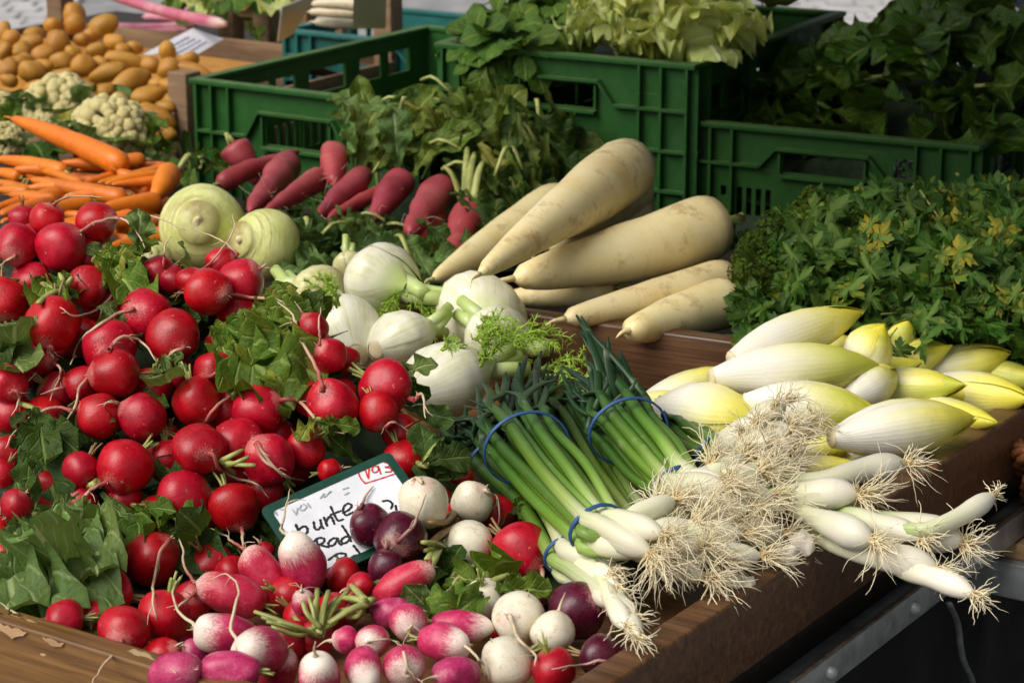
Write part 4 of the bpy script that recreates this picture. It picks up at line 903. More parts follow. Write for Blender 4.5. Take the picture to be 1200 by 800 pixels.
hero("drooping dark radish leaves in the shade of the left side", (40, 480), [(30, 520, 1.3, .004), (55, 535, 1.3, .004), (70, 560, 1.2, .004), (20, 545, 1.2, .0), (48, 500, 1.2, .006), (85, 520, 1.1, .002), (10, 500, 1.2, .002), (62, 590, 1.4, .0)], 'radd')
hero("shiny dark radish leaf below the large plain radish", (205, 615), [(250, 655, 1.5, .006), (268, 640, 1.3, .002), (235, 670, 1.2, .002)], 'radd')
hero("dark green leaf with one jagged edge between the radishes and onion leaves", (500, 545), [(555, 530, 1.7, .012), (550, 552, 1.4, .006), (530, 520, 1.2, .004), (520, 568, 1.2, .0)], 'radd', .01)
hero("yellowing leaf stuck on the glossy radish above the sign", (372, 492), [(350, 515, 1.5, .006, 'rad'), (380, 512, 1.4, .004), (400, 505, 1.2, .002), (425, 500, 1.2, .0), (392, 488, 1.2, .002)], 'rad', .004)
hero("green leaves spread under the white radishes of the front", (570, 690), [(520, 668, 1.5, .0), (540, 705, 1.6, .004), (505, 705, 1.6, .004), (600, 690, 1.4, .0), (625, 685, 1.4, -.004), (520, 725, 1.3, .0), (650, 690, 1.4, -.004), (560, 665, 1.3, -.01)], 'rad', -.012)
hero("long radish leaves hanging over the rim in front of the heap's left end", (25, 640), [(10, 690, 1.4, .004), (-15, 670, 1.3, .004), (30, 720, 1.5, .006), (55, 735, 1.4, .004), (5, 715, 1.3, .0), (100, 742, 1.2, -.004), (112, 722, 1.3, -.008)], 'radg')
hero("cut pale radish stalks with leaves under the top radishes", (60, 340), [(40, 325, 1.0, .002), (75, 318, .9, .004), (85, 340, .9, .006), (55, 355, 1.0, .0), (95, 330, .9, .002)], 'rad')
# pale stalk bundles between the bulbs
def stalks(label, base, tips, w=.0034, mat='stalk', off=.004):
    bx, by = base; c = PD(bx, by, top_depth(bx, by, off)); t = thing("radish_stalks", label, "stalks", c, "bundles of radish stalks")
    for tx, ty in tips:
        T = PD(tx, ty, top_depth(tx, ty, off + .006)); mid = (c + T) / 2 - CF * .006 + rv(.003); m = MB()
        m.tube([p - c for p in bez([c + rv(.004), mid, T], 8)], [w * f for f in (1.1, 1.05, 1, .95, .9, .9, .85, .8, .7)], 7, flat=.7); m.build("stalk", M[mat], t)
stalks("bundle of pale green stalks of the pink radishes, cut ends to the left", (372, 742), [(298, 716), (306, 722), (312, 728), (318, 734), (325, 728), (345, 722), (355, 705), (362, 700), (372, 690), (385, 692), (395, 700), (400, 715), (340, 738), (410, 690)], .0027)
stalks("green stalks of the long curved pink radish", (430, 705), [(400, 700), (405, 690), (395, 715), (412, 685), (385, 730), (408, 722)], .0034)
stalks("brownish cut stalks of the rear white radish", (536, 607), [(505, 625), (510, 632), (515, 618), (500, 640), (503, 612)], .0038, 'stalk_red')
stalks("pale green stalks under the clean white radish", (520, 640), [(500, 655), (497, 645), (505, 665), (510, 630), (495, 635)], .0034)
stalks("pale stalks under the topmost radishes", (75, 338), [(40, 345), (50, 332), (70, 322), (45, 355), (85, 325)], .0036)
stalks("stalks sticking out beneath the leaf fan beside the stout pink root", (262, 540), [(285, 527), (292, 535), (300, 545), (275, 555)], .003)
# leaves filling the gaps
bl = []; lab = "crumpled green radish leaves pushed between the bulbs"
for i in range(26):
    for _ in range(60):
        y = rg.uniform(305, 770); xr = interp([r_[0] for r_ in rows], [r_[2] for r_ in rows], y); x = rg.uniform(-15, xr - 5)
        if y < 725 + .306 * x - 8 and y > 240 + max(0, x - 130) * .3: break
    c = HS_pt(x, y, -.042); t, inv = bunch(lab, "crumpled leaves between the radishes", c)
    for q in range(10):
        a = rg.uniform(0, 6.28); e = idir(math.cos(a), math.sin(a) * .8 + .3, rg.uniform(.0, .45)); L = rg.uniform(.03, .055); b = c + idir(rg.uniform(-1, 1), rg.uniform(-1, 1)) * .03
        leaf_at(t, rg.choice(('rad', 'radd', 'radd', 'radg')), b, b + e * L, -CF + Vector((0, 0, .5)) + rv(.9), 1.05, inv=inv)

# ================================================================== the sign
TLp, TRp, BLp, BRp = (304, 597), (456, 529), (351, 692), (503, 624)
TL, TR_, BL = SG3[0], SG3[1], SG3[3]
SX = (TR_ - TL); SW = SX.length; SX.normalize(); SYv = (TL - BL); SYv -= SX * SYv.dot(SX); SH = SYv.length; SYv.normalize(); SN = SX.cross(SYv)
SM = Matrix((SX, SYv, SN)).transposed().to_4x4(); SM.translation = TL - SYv * SH
t = thing("price_sign", "white price sign in a green frame with handwritten lettering, stuck among the radishes", "sign", mat=SM)
def rrect(x0, y0, x1, y1, r, n=6):
    out = []
    for cx, cy, a0 in ((x1 - r, y1 - r, 0), (x0 + r, y1 - r, 90), (x0 + r, y0 + r, 180), (x1 - r, y0 + r, 270)):
        for i in range(n + 1): a = R(a0 + 90 * i / n); out.append((cx + r * math.cos(a), cy + r * math.sin(a)))
    return out
fr_ = SW * .062; o1 = rrect(0, 0, SW, SH, .006); i1 = rrect(fr_, fr_, SW - fr_, SH - fr_, .004); N = len(o1); m = MB()
m.add([(x, y, z) for z in (-.0016, .0014) for x, y in o1] + [(x, y, .0014) for x, y in i1] + [(x, y, .0004) for x, y in i1],
      [(i, (i + 1) % N, N + (i + 1) % N, N + i) for i in range(N)] + [(N + i, N + (i + 1) % N, 2 * N + (i + 1) % N, 2 * N + i) for i in range(N)] + [(2 * N + i, 2 * N + (i + 1) % N, 3 * N + (i + 1) % N, 3 * N + i) for i in range(N)] + [tuple(range(N))[::-1]])
m.build("frame", M['signgreen'], t, False)
m = MB(); m.add([(x, y, .0005) for x, y in i1], [tuple(range(N))]); m.build("face", M['signwhite'], t, False)
ZS = lambda x, y: (300 + x / 4.705, 510 + y / 4.705)
SMi = SM.inverted()
def on_sign(x, y):
    px, py = ZS(x, y); d = ray(px, py); k = (TL - CAM).dot(SN) / d.dot(SN); p = SMi @ (CAM + d * k); return Vector((p.x, p.y, 0))
def stroke(name, groups, wpx, mat, z=.0008):
    m = MB()
    for k, st in enumerate(groups):
        P = bez([on_sign(*p) for p in st], max(10, 6 * len(st))) if len(st) > 2 else bez([on_sign(*p) for p in st], 8)
        w_ = wpx / 4.705 * depth(TL) / FPX / 2; n = len(P); V = []
        for i, p in enumerate(P):
            tn = (P[min(i + 1, n - 1)] - P[max(i - 1, 0)]).normalized(); nr = Vector((-tn.y, tn.x, 0)); w2 = w_ * (1 + .18 * math.sin(i * 1.3 + k))
            V += [p + nr * w2 + Vector((0, 0, z + k * 3e-5)), p - nr * w2 + Vector((0, 0, z + k * 3e-5))]
        m.add(V, [(2 * i, 2 * i + 1, 2 * i + 3, 2 * i + 2) for i in range(n - 1)])
        for e in (P[0], P[-1]):
            ring = [e + Vector((w_ * math.cos(a), w_ * math.sin(a), z + k * 3e-5 + 1e-5)) for a in [j * .785 for j in range(8)]]; m.add(ring, [tuple(range(8))])
    return m.build(name, mat, t, False)
BK = M['ink']
stroke("lettering", [[(220, 495), (240, 545)], [(236, 520), (265, 503), (283, 515), (280, 540), (255, 552), (240, 545)]], 15, BK)                       # b
stroke("lettering", [[(318, 480), (325, 515), (345, 520), (360, 500)], [(355, 468), (362, 500), (372, 515)]], 14, BK)                                          # u
stroke("lettering", [[(375, 455), (392, 500)], [(385, 480), (405, 450), (420, 460), (432, 490)]], 14, BK)                                                     # n
stroke("lettering", [[(412, 395), (440, 455), (455, 472), (480, 465)], [(412, 440), (468, 418)]], 13, BK)                                                  # t
stroke("lettering", [[(480, 430), (512, 412), (528, 390), (508, 378), (485, 395), (482, 425), (500, 442), (535, 425)]], 14, BK)                             # e
stroke("lettering", [[(330, 575), (350, 630)], [(315, 590), (345, 568), (375, 572), (372, 592), (345, 605)], [(348, 603), (375, 612), (400, 618)]], 14, BK)          # R
stroke("lettering", [[(450, 570), (425, 570), (400, 592), (405, 610), (430, 605), (450, 575)], [(450, 570), (458, 595), (470, 605)]], 14, BK)                       # a
stroke("lettering", [[(512, 560), (490, 562), (470, 580), (482, 598), (508, 585), (520, 562)], [(475, 500), (505, 545), (524, 585)]], 14, BK)                        # d
stroke("lettering", [[(400, 688), (450, 655), (492, 655), (490, 672), (450, 685)], [(440, 665), (470, 705)], [(450, 687), (490, 680), (500, 695), (470, 710), (430, 728)]], 14, BK)   # B
stroke("lettering", [[(560, 662), (538, 668), (520, 685), (535, 700), (562, 685), (570, 665)], [(538, 610), (570, 650), (590, 680)]], 14, BK)                         # d
stroke("lettering", [[(700, 365), (730, 362), (752, 380), (745, 405)], [(770, 390), (775, 420)]], 14, BK)                                                    # o behind the bulbs
RD = M['inkred']
stroke("price_digits", [[(598, 182), (620, 240)], [(620, 240), (625, 165)], [(668, 175), (648, 172), (640, 195), (655, 208), (675, 195), (672, 170), (688, 215)], [(705, 150), (735, 160), (730, 175), (712, 178), (742, 185), (745, 202), (715, 205)]], 10, RD)
stroke("price_box", [[(558, 185), (575, 235), (600, 265)], [(600, 268), (690, 240), (785, 208)]], 9, RD)
G_ = M['inkgrey']
stroke("wiped_writing", [[(80, 430), (92, 450)], [(105, 418), (118, 442)], [(85, 440), (112, 428)], [(135, 410), (150, 412)], [(200, 410), (222, 440)], [(222, 440), (230, 405)], [(250, 388), (240, 410), (262, 415), (280, 395), (262, 382)], [(285, 378), (300, 400)], [(480, 300), (510, 290)], [(490, 330), (512, 318)], [(355, 350), (375, 325)], [(375, 345), (412, 312)]], 9, G_)
# ================================================================== long roots
def longroot(parent, name, A, B, ra, rb, mat, prof, seg=18, n=20, sag=0.0, wob=.06, seed=0, side=None):
    """thin end A, thick end B (world); prof [(t, factor)] runs thin to thick; part mesh is relative to the parent's place"""
    c = parent.matrix_world.translation; rg = random.Random(seed); A = Vector(A) - c; B = Vector(B) - c; L = (B - A).length; ax = (B - A).normalized()
    sd = side if side is not None else ax.orthogonal().normalized(); pts = []; rad_ = []; kx = rg.uniform(-1, 1) * L * .03
    for i in range(n + 1):
        t = i / n; p = A.lerp(B, t) + sd * kx * math.sin(math.pi * t) + Vector((0, 0, -sag * math.sin(math.pi * t))); pts.append(p)
        rad_.append((ra + (rb - ra) * interp([q[0] for q in prof], [q[1] for q in prof], t)) * (interp([0, .02, .93, .97, 1], [.25, 1, 1, .85, .45], t)))
    V, F, U = tube(pts, rad_, seg)
    V = [Vector(v) for v in V]; out = []
    for i, v in enumerate(V):
        k = i // seg; ctr = pts[k]; o = v - ctr; out.append(ctr + o * (1 + wob * mnoise.noise((v + Vector((seed * .37, 0, 0))) * (1.0 / max(rb, .004) * .6)) * 1.4))
    return put(name, mesh(name, out, F, mat, True, U), parent)
PR_D = [(0, 0), (.06, .22), (.16, .42), (.32, .61), (.52, .81), (.72, .95), (.88, 1), (1, .97)]
PR_D2 = [(0, 0), (.1, .19), (.25, .42), (.45, .67), (.65, .86), (.82, .98), (.9, 1), (1, .96)]
PR_C = [(0, 0), (.06, .22), (.2, .50), (.45, .78), (.75, .96), (.92, 1), (1, .96)]
def hairs(t, pts, k, L, r=.0004, mat='root_pale'):
    c = t.matrix_world.translation; m = MB(); rg = random.Random(k)
    for p in pts:
        e = rv(1) + Vector((0, 0, -.3)); e.normalize(); m.tube([q - c for q in bez([p, p + e * L * .5 + rv(L * .2), p + e * L + rv(L * .3)], 6)], [r * f for f in (1, .9, .8, .7, .6, .5, .4)], 4)
    m.build("rootlets", M[mat], t)
def lroot(kind, label, group, thin, thick, rt, zt, zk, mat, prof, rthin=.15, seed=0, crown=None, hair=0, wob=.05, cat=None, rz=None):
    A = PZ(*thin, zt); B = PZ(*thick, zk); r = rt * (.9 if kind == 'rose_radish' else 1) * depth(B) / FPX
    if kind == 'rose_radish': A = A - (B - A).normalized() * r * .8; rthin *= .5
    if kind != 'daikon': B = B + (B - A).normalized() * r * .75
    t = thing(kind, label, cat or kind.split('_')[-1], B, group); bpy.context.view_layer.update()
    ra = r * rthin
    longroot(t, "root", A, B, ra, r, M[mat], prof, seed=seed, wob=wob)
    ax = (B - A).normalized()
    if crown:
        m = MB()
        for q in range(4):
            e = (ax + rv(.35)).normalized(); m.tube([e * 0 + ax * -r * .1 + rv(r * .3), ax * r * .5 + e * r * .3, e * r * rng.uniform(.7, crown)], [r * .16, r * .14, r * .09], 6, flat=.7)
        m.build("stalk_stub", M['stalk'], t)
    if hair:
        hairs(t, [A.lerp(B, rng.uniform(.02, .5)) + rv(ra) for _ in range(hair)], seed, r * 1.2, .00035)
    m = MB(); ta = A - B; e = -ax; tl = r * rng.uniform(.5, 1.4)
    m.tube(bez([ta - e * ra * .5, ta + e * tl * .5 + rv(tl * .12), ta + e * tl + Vector((0, 0, -tl * .3)) + rv(tl * .2)], 6), [ra * .55, ra * .4, ra * .3, ra * .22, ra * .16, ra * .1, ra * .06], 6)
    m.build("root_tip", M[mat], t)
    return t
rng = random.Random(21)
DK = [("largest daikon lying across the top of the pile, thick end to the upper right", (560, 322), (742, 192), 38, 1.045, 1.065, .16),
      ("daikon lying behind the top one, thin tip near the fennel", (506, 328), (665, 238), 32, .985, 1.0, .16),
      ("fat daikon in front of the pile pointing at the fennel", (600, 327), (846, 262), 40, 1.005, 1.025, .2),
      ("daikon end peeping out under the top one", (640, 292), (752, 243), 25, .985, .992, .3),
      ("yellowish daikon end behind the largest one", (660, 270), (746, 222), 29, 1.005, 1.012, .3),
      ("second lowest daikon, its thick end to the right", (660, 374), (858, 324), 25, .985, .985, .3),
      ("lowest daikon at the right leaning on the divider board", (735, 388), (858, 352), 30, .982, .978, .35),
      ("shaded daikon lying in the hollow under the fat one", (590, 350), (720, 338), 20, .968, .975, .3)]
for i, (lb, a, b_, r, za, zb, rt) in enumerate(DK): lroot("daikon", lb, "white daikon radishes in a pile", a, b_, r, za, zb, 'daikon', PR_D2 if i < 2 else PR_D, rt, i + 2, crown=.8, wob=.05)
PKR = [("rose long radish seen on its round end at the far left", (300, 205), (280, 178), 19, .955, .985, .4, 0),
       ("rose long radish lying left with its thin end towards the crates", (345, 180), (262, 213), 14, .975, .965, .4, 0),
       ("plump rose long radish left of the middle", (296, 244), (336, 195), 20, .965, .975, .35, 3),
       ("long rose radish running down to the kohlrabi", (314, 248), (374, 208), 15, .975, .985, .5, 6),
       ("rose radish with a hairy blunt end on top of the row", (392, 208), (392, 182), 20, .99, 1.005, .7, 14),
       ("curved rose radish right of the hairy one", (376, 250), (424, 207), 17, .97, .985, .35, 5),
       ("thin rose radish between two thick ones", (388, 254), (442, 226), 11, .965, .97, .5, 4),
       ("short rose radish with a pale scribble of rootlets", (440, 252), (466, 214), 20, .965, .985, .45, 8),
       ("thick rose radish on the right of the row", (484, 268), (514, 222), 22, .97, .985, .55, 8),
       ("dark rose radish with green stalks standing at the right end", (530, 302), (549, 252), 23, .955, .975, .55, 3),
       ("shaded rose radish below the thick one on the right", (492, 282), (510, 258), 17, .955, .96, .6, 0),
       ("rose radish mostly hidden behind the row's right end", (560, 285), (570, 262), 14, .955, .96, .6, 0),
       ("shaded rose radish under the middle of the row", (400, 262), (418, 240), 12, .945, .95, .6, 0)]
for i, (lb, a, b_, r, za, zb, rt, h) in enumerate(PKR): lroot("rose_radish", lb, "rose coloured long radishes in a row", a, b_, r, za, zb, 'pinkroot', PR_D, rt, i + 31, crown=.6, hair=h * 2 + 5, wob=.2)
# carrots (thin, thick)
CR_ = [("largest carrot lying on top, pointing up left to the cauliflower", (12, 138), (140, 192), 15, 1.02, .995), ("carrot lying flat under the largest one", (70, 191), (163, 188), 10, .985, .985), (None, (146, 196), (188, 200), 11, .97, .97), (None, (-5, 186), (72, 201), 10, .985, .985),
       (None, (35, 210), (140, 231), 11, .985, .98), (None, (98, 216), (136, 209), 10, .98, .975), ("short stumpy carrot leaning in the middle of the pile", (137, 200), (170, 222), 12, .99, .97), ("carrot standing with its tip down at the right end of the pile", (180, 234), (197, 206), 15, .975, .99),
       (None, (-5, 243), (66, 229), 12, .98, .98), (None, (36, 247), (102, 238), 11, .985, .985), ("thick carrot just above the dull red radish", (115, 246), (178, 238), 15, .975, .97), (None, (178, 246), (194, 240), 11, .96, .955), (None, (130, 275), (186, 262), 12, .965, .955), (None, (150, 284), (190, 277), 12, .95, .945),
       (None, (140, 262), (176, 254), 10, .96, .955), (None, (-5, 222), (30, 226), 9, .975, .975), (None, (20, 200), (75, 214), 10, .97, .97), (None, (-5, 200), (20, 206), 9, .97, .97), (None, (60, 225), (100, 222), 9, .97, .965), (None, (75, 205), (130, 214), 10, .965, .96), (None, (190, 232), (182, 245), 9, .955, .95), (None, (40, 258), (110, 262), 12, .96, .955), (None, (0, 262), (60, 248), 12, .97, .965), (None, (90, 200), (140, 188), 10, .965, .97), (None, (120, 228), (175, 232), 10, .955, .95), (None, (-5, 212), (50, 232), 10, .965, .96), (None, (150, 246), (190, 258), 11, .945, .94), (None, (95, 262), (150, 256), 12, .985, .985), (None, (60, 275), (125, 270), 12, .985, .985), (None, (128, 290), (180, 280), 13, .975, .97), (None, (100, 250), (140, 262), 11, .98, .975), (None, (150, 268), (192, 275), 11, .965, .96), (None, (0, 252), (55, 240), 11, .99, .99), (None, (10, 228), (60, 236), 10, .985, .985)]
rr_ = random.Random(8)
for _ in range(16):
    x, y = rr_.uniform(5, 170), rr_.uniform(196, 285); L = rr_.uniform(45, 80); an = rr_.uniform(-.25, .35); CR_.append((None, (x - L * .5, y - L * .5 * an), (min(190, x + L * .5), y + L * .5 * an), rr_.uniform(7, 10), interp([190, 290], [.985, .97], y), interp([190, 290], [.985, .97], y)))
for i, (lb, a, b_, r, za, zb) in enumerate(CR_): r *= .9 if i > 7 else 1; lroot("carrot", lb or "orange carrot lying in the heap behind the red radishes", "carrots in a heap", a, b_, r, za, zb, 'carrot', PR_C, .22, i + 71, crown=.5 if i % 2 else None, wob=.05, cat="carrot")
# rhubarb, pale roots and cards at the back
for lb, a, b_, r, z in (("rhubarb stalk arching down from the top edge", (125, -8), (262, 28), 7, 1.02), ("rhubarb stalk with a pale end lying behind the first", (212, 14), (327, 19), 7, .97), ("dark pink rhubarb stalk above the white card", (134, 31), (228, 29), 5, .96), ("lowest rhubarb stalk next to the potatoes", (138, 40), (218, 37), 5, .95), ("short bright red rhubarb stalk", (168, 20), (215, 24), 5, .95)):
    lroot("rhubarb_stalk", lb, "rhubarb stalks on the back table", a, b_, r, z, z, 'rhubarb', [(0, 0), (.1, .8), (1, 1)], .75, rng.randint(0, 99), cat="rhubarb", wob=.03)
for lb, a, b_, r, z in (("pale root at the top edge behind the empty crate", (365, 5), (418, 6), 8, 1.05), ("pale root in the middle behind the empty crate", (362, 14), (415, 16), 7, 1.03), ("pale root just above the teal crate", (368, 26), (415, 27), 8, 1.01)):
    lroot("pale_root", lb, "pale roots behind the empty crate", a, b_, r, z, z, 'parsnip', PR_C, .4, rng.randint(0, 99), cat="root", wob=.05)
def card(label, quad, zs, lines=True):
    P = [PZ(x, y, z) for (x, y), z in zip(quad, zs)]; c = P[0]; nrm = (P[1] - P[0]).cross(P[3] - P[0]).normalized(); nrm = nrm if nrm.dot(CF) < 0 else -nrm
    t = thing("paper_card", label, "card", c); m = MB(); V = [p - c for p in P]; m.add(V + [v - nrm * .0015 for v in V], [(0, 1, 2, 3), (4, 7, 6, 5), (0, 4, 5, 1), (1, 5, 6, 2), (2, 6, 7, 3), (3, 7, 4, 0)]); m.build("sheet", M['paper'], t, False)
    if lines:
        m = MB(); rg = random.Random(int(quad[0][0]))
        for k in range(4):
            f = .25 + .17 * k; a = V[0].lerp(V[3], f); b = V[1].lerp(V[2], f); x0 = .15
            pts = []
            for i in range(24): pts.append(a.lerp(b, x0 + .6 * i / 23) + (V[3] - V[0]) * .03 * (math.sin(i * 2.1 + k) + rg.uniform(-.6, .6)) + nrm * .0012)
            m.tube(pts, .0012, 4, flat=.3)
        m.build("handwriting", M['inkblue'], t)
    return t
card("white handwritten card lying between the potatoes and rhubarb", [(167, 64), (226, 33), (262, 46), (214, 74)], (.98, 1.0, .98, .96))
card("white card standing tilted by the teal crate", [(330, 8), (371, -8), (343, 40), (325, 49)], (1.10, 1.11, 1.0, 1.0), False)
card("plain pale card upright behind the empty crate's rim", [(414, -4), (453, -4), (452, 34), (414, 34)], (1.13, 1.13, 1.05, 1.05), False)
# teal crate and raw wooden crate behind
TA = PZ(336, 34, 1.0); TB = TA + Lx * .36
crate("small teal plastic crate behind the empty green crate", TA, TB, 1.0, .30, .12, M['teal'])
wq = PZ(282, 72, .90); WMx = PMx.copy(); WMx.translation = Vector((wq.x, wq.y, .872))
t = thing("wooden_crate", "small open raw wood crate next to the white tilted card", "crate", mat=WMx)
for x in (-.02, .062):
    m = MB(); m.box((x, 0, .085), (.036, .034, .14), bev=.002); m.build("corner_post", M['wood_crate'], t)
    m = MB(); m.box((x, .22, .085), (.036, .034, .14), bev=.002); m.build("corner_post", M['wood_crate'], t)
for z in (.03, .125):
    m = MB(); m.box((.02, -.001, z), (.05, .012, .03), bev=.001); m.build("slat", M['wood_crate'], t)
m = MB(); m.box((.02, .11, .012), (.30, .30, .01)); m.build("floor_board", M['wood_pale'], t)
m = MB(); m.box((-.20, .0, .03), (.30, .012, .06), bev=.001); m.build("slat", M['wood_pale'], t)

# ================================================================== potatoes
PO = [(385, 70, 58, 62), (390, 125, 60, 50), (275, 130, 50, 42), (535, 140, 80, 55), (300, 220, 65, 70), (430, 205, 45, 38), (595, 220, 65, 50), (500, 265, 60, 45), (700, 250, 42, 36), (870, 265, 48, 58), (645, 315, 105, 42), (560, 380, 90, 50), (670, 435, 112, 62, -35), (765, 505, 85, 55), (812, 440, 45, 36), (330, 395, 65, 40), (435, 345, 62, 58, -30), (225, 285, 60, 50), (110, 265, 52, 50), (165, 220, 60, 45), (170, 380, 72, 62), (40, 360, 55, 60), (60, 200, 46, 46), (180, 180, 50, 42), (320, 325, 62, 50), (790, 340, 50, 45), (880, 365, 60, 60), (985, 310, 50, 42), (1010, 370, 102, 42), (900, 455, 75, 45), (935, 515, 90, 60, -25), (995, 520, 46, 44), (815, 605, 105, 50), (840, 690, 42, 36), (885, 700, 38, 34), (130, 320, 50, 46), (20, 270, 42, 50), (100, 335, 46, 44), (180, 455, 62, 32), (300, 445, 62, 32), (45, 420, 48, 36), (360, 455, 60, 34), (520, 330, 50, 40), (740, 400, 52, 42), (640, 260, 40, 36), (480, 180, 46, 42), (230, 350, 50, 42), (20, 160, 40, 44), (860, 560, 60, 40), (760, 570, 50, 40), (930, 410, 52, 42), (380, 280, 44, 40), (550, 480, 50, 44), (620, 520, 46, 40)]
PM = []
for i in range(6):
    V, F, U = lathe([(.02, -1)] + [(math.sin(math.pi * k / 12) ** .85, -math.cos(math.pi * k / 12)) for k in range(1, 12)] + [(.02, 1)], 18, .26, .9, seed=i + 3); PM.append(mesh("potato", V, F, M['potato'], True, U))
def PHEAP(px, py): return PZ(px, py, interp([0, 40, 110, 160], [1.02, 1.02, .985, .94], py) + 0.0)
for q in PO:
    x, y = q[0] / 4.444, q[1] / 4.444; a, b_ = q[2] / 4.444, q[3] / 4.444; c = PHEAP(x, y); k = depth(c) / FPX; an = R(q[4]) if len(q) > 4 else R(rng.uniform(-25, 25))
    if b_ > a: a, b_, an = b_, a, an + R(85)
    ax = idir(math.cos(an), math.sin(an), rng.uniform(-.3, .3)); o = put("potato", rng.choice(PM), None, frame(z=ax, x=rv(1), loc=c, s=(b_ * k, b_ * k, a * k)))
    tag(o, "yellow brown potato heaped in the raw wood crate", "potato", "potatoes in the wooden crate")
m = MB(); V = []
for i in range(14):
    for j in range(12): V.append(Vector((-.70 + .68 * i / 13, .03 + .46 * j / 11, .06 + .05 * math.sin(math.pi * j / 11) + .012 * mnoise.noise(Vector((i * .9, j * .9, 0))))))
m.add(V, [(i * 12 + j, i * 12 + j + 1, i * 12 + j + 13, i * 12 + j + 12) for i in range(13) for j in range(11)])
o = m.build("potato_layer", M['potato']); o.matrix_world = PMx; tag(o, "lower layer of potatoes in the raw wood crate", "potatoes", kind='stuff')

# ================================================================== cauliflower
curd = []
for s in range(2):
    m = MB(); rg = random.Random(s); bs, bf, _ = lathe([(.02, -1)] + [(math.sin(math.pi * k / 7), -math.cos(math.pi * k / 7)) for k in range(1, 7)] + [(.02, 1)], 9)
    for i in range(170):
        z = 1 - 1.25 * (i + .5) / 170; a = i * 2.39996 + rg.uniform(-.6, .6); z += rg.uniform(-.05, .05); z = min(.999, z); r = math.sqrt(max(0, 1 - z * z)); p = Vector((r * math.cos(a), r * math.sin(a), z * .8)); sz = rg.uniform(.11, .23); p *= 1 + .05 * mnoise.noise(p * 2.5)
        m.add([p + Vector(v) * sz * (1 + .2 * mnoise.noise(Vector(v) * 3 + p * 9)) for v in bs], bf)
    curd.append(m.me("curd", M['curd']))
for lb, x, y, r, z in (("cauliflower at the back left amid its leaves", 70, 124, 37, .985), ("cauliflower nearest the green crate", 129, 154, 41, .985), ("cauliflower cut by the left edge, rear", 0, 125, 17, .975), ("yellowish cauliflower cut by the left edge, front", 2, 168, 24, .98), ("small cauliflower piece between the two large heads", 52, 147, 14, .985)):
    c = PZ(x, y, z); k = depth(c) / FPX * r; t = thing("cauliflower", lb, "cauliflower", c, "cauliflowers behind the carrots")
    put("curd", rng.choice(curd), t, frame(z=(-CF + Vector((0, 0, 1.3)) + rv(.2)), x=rv(1), s=k))
    for q in range(9):
        a = q * .7 + rng.uniform(-.2, .2); e = Vector((math.cos(a), math.sin(a), 0)); b = c + e * k * .55 - Vector((0, 0, k * .6)); T = c + e * k * rng.uniform(1.25, 1.7) + Vector((0, 0, k * rng.uniform(.0, .8)))
        leaf_at(t, rng.choice(('rad', 'radg', 'lamb', 'spin')), b, T, Vector((0, 0, 1)) - e * .4, 1.3, inv=Matrix.Translation(-c))

random.seed(66)
CLEAVES = True
# ================================================================== kohlrabi
kv = []
for s in range(2):
    V, F, U = lathe(bulb_prof(.92, .02, .5, .92, .92, 18), 30, .05, 1.0, seed=s); kv.append(mesh("bulb", V, F, M['kohl'], True, U))
for i, (lb, x, y, r, sx, sy, z) in enumerate((("large kohlrabi facing us with its round root scar", 237, 266, 51, 238, 262, .985), ("kohlrabi turned left with its scar at the side, right of the large one", 311, 287, 43, 281, 281, .975), ("bit of a whitish kohlrabi below the large one", 182, 302, 20, 178, 296, .965))):
    c = PZ(x, y, z); k = r * depth(c) / FPX; ox, oy = (sx - x) / r, (sy - y) / r; ax = idir(ox, oy, math.sqrt(max(.05, 1 - ox * ox - oy * oy)))
    t = thing("kohlrabi", lb, "kohlrabi", c); put("bulb", kv[i % 2], t, frame(z=ax, x=rv(1), s=k))
    m = MB(); V, F, U = lathe([(.13, .86), (.12, .915), (.07, .95), (.02, .955)], 14, .25, 4, seed=i)
    m.add([frame(z=ax, x=(1, 0, 0), s=k) @ Vector(v) for v in V], F, U); m.build("root_scar", M['cut'], t)

# ================================================================== fennel
FP = [(0, .30), (.06, .52), (.18, .82), (.35, 1.0), (.52, .96), (.68, .76), (.82, .50), (.92, .36), (1.0, .30)]
def shell_mesh(name, prof, mat, phi, half, off, L, t0=0, t1=1, n=18, w_=12, tipin=0.0, wav=.0, seed=0, flat=1.0):
    V = []; U = []
    for i in range(n + 1):
        f = i / n; t = t0 + (t1 - t0) * f; hw = half * (1 - tipin * max(0, (f - .55) / .45) ** 1.6)
        for j in range(w_ + 1):
            u = j / w_ * 2 - 1; a = phi + u * hw; r = interp([p[0] for p in prof], [p[1] for p in prof], t) * (1 + off - .05 * abs(u) ** 3) + off * .3
            r *= 1 + wav * mnoise.noise(Vector((a * 2.2, t * 4, seed * 2.3))) + wav * .45 * math.sin(u * 23 + t * 2)
            V.append((r * math.cos(a), r * math.sin(a) * flat, t * L)); U.append((j / w_, f))
    k = w_ + 1; F = [(i * k + j, i * k + j + 1, (i + 1) * k + j + 1, (i + 1) * k + j) for i in range(n) for j in range(w_)]
    return mesh(name, V, F, mat, True, U)
def frond(m, B, e, L, lv=0, r=.0011):
    rg = random; e = e.normalized(); pts = bez([B, B + e * L * .5 + rv(L * .08), B + (e + Vector((0, 0, -.15))) * L + rv(L * .1)], 5)
    m.tube(pts, [r * (1 - .12 * i) for i in range(6)], 4)
    if lv < 2:
        for i in range(1, 6):
            for s in range(2):
                d = (e * .8 + rv(.9)).normalized(); frond(m, pts[i], d, L * (.42 if lv < 2 else .36), lv + 1, r * .62) if lv < 2 or i % 2 else m.tube([pts[i], pts[i] + d * L * .3], r * .4, 3)
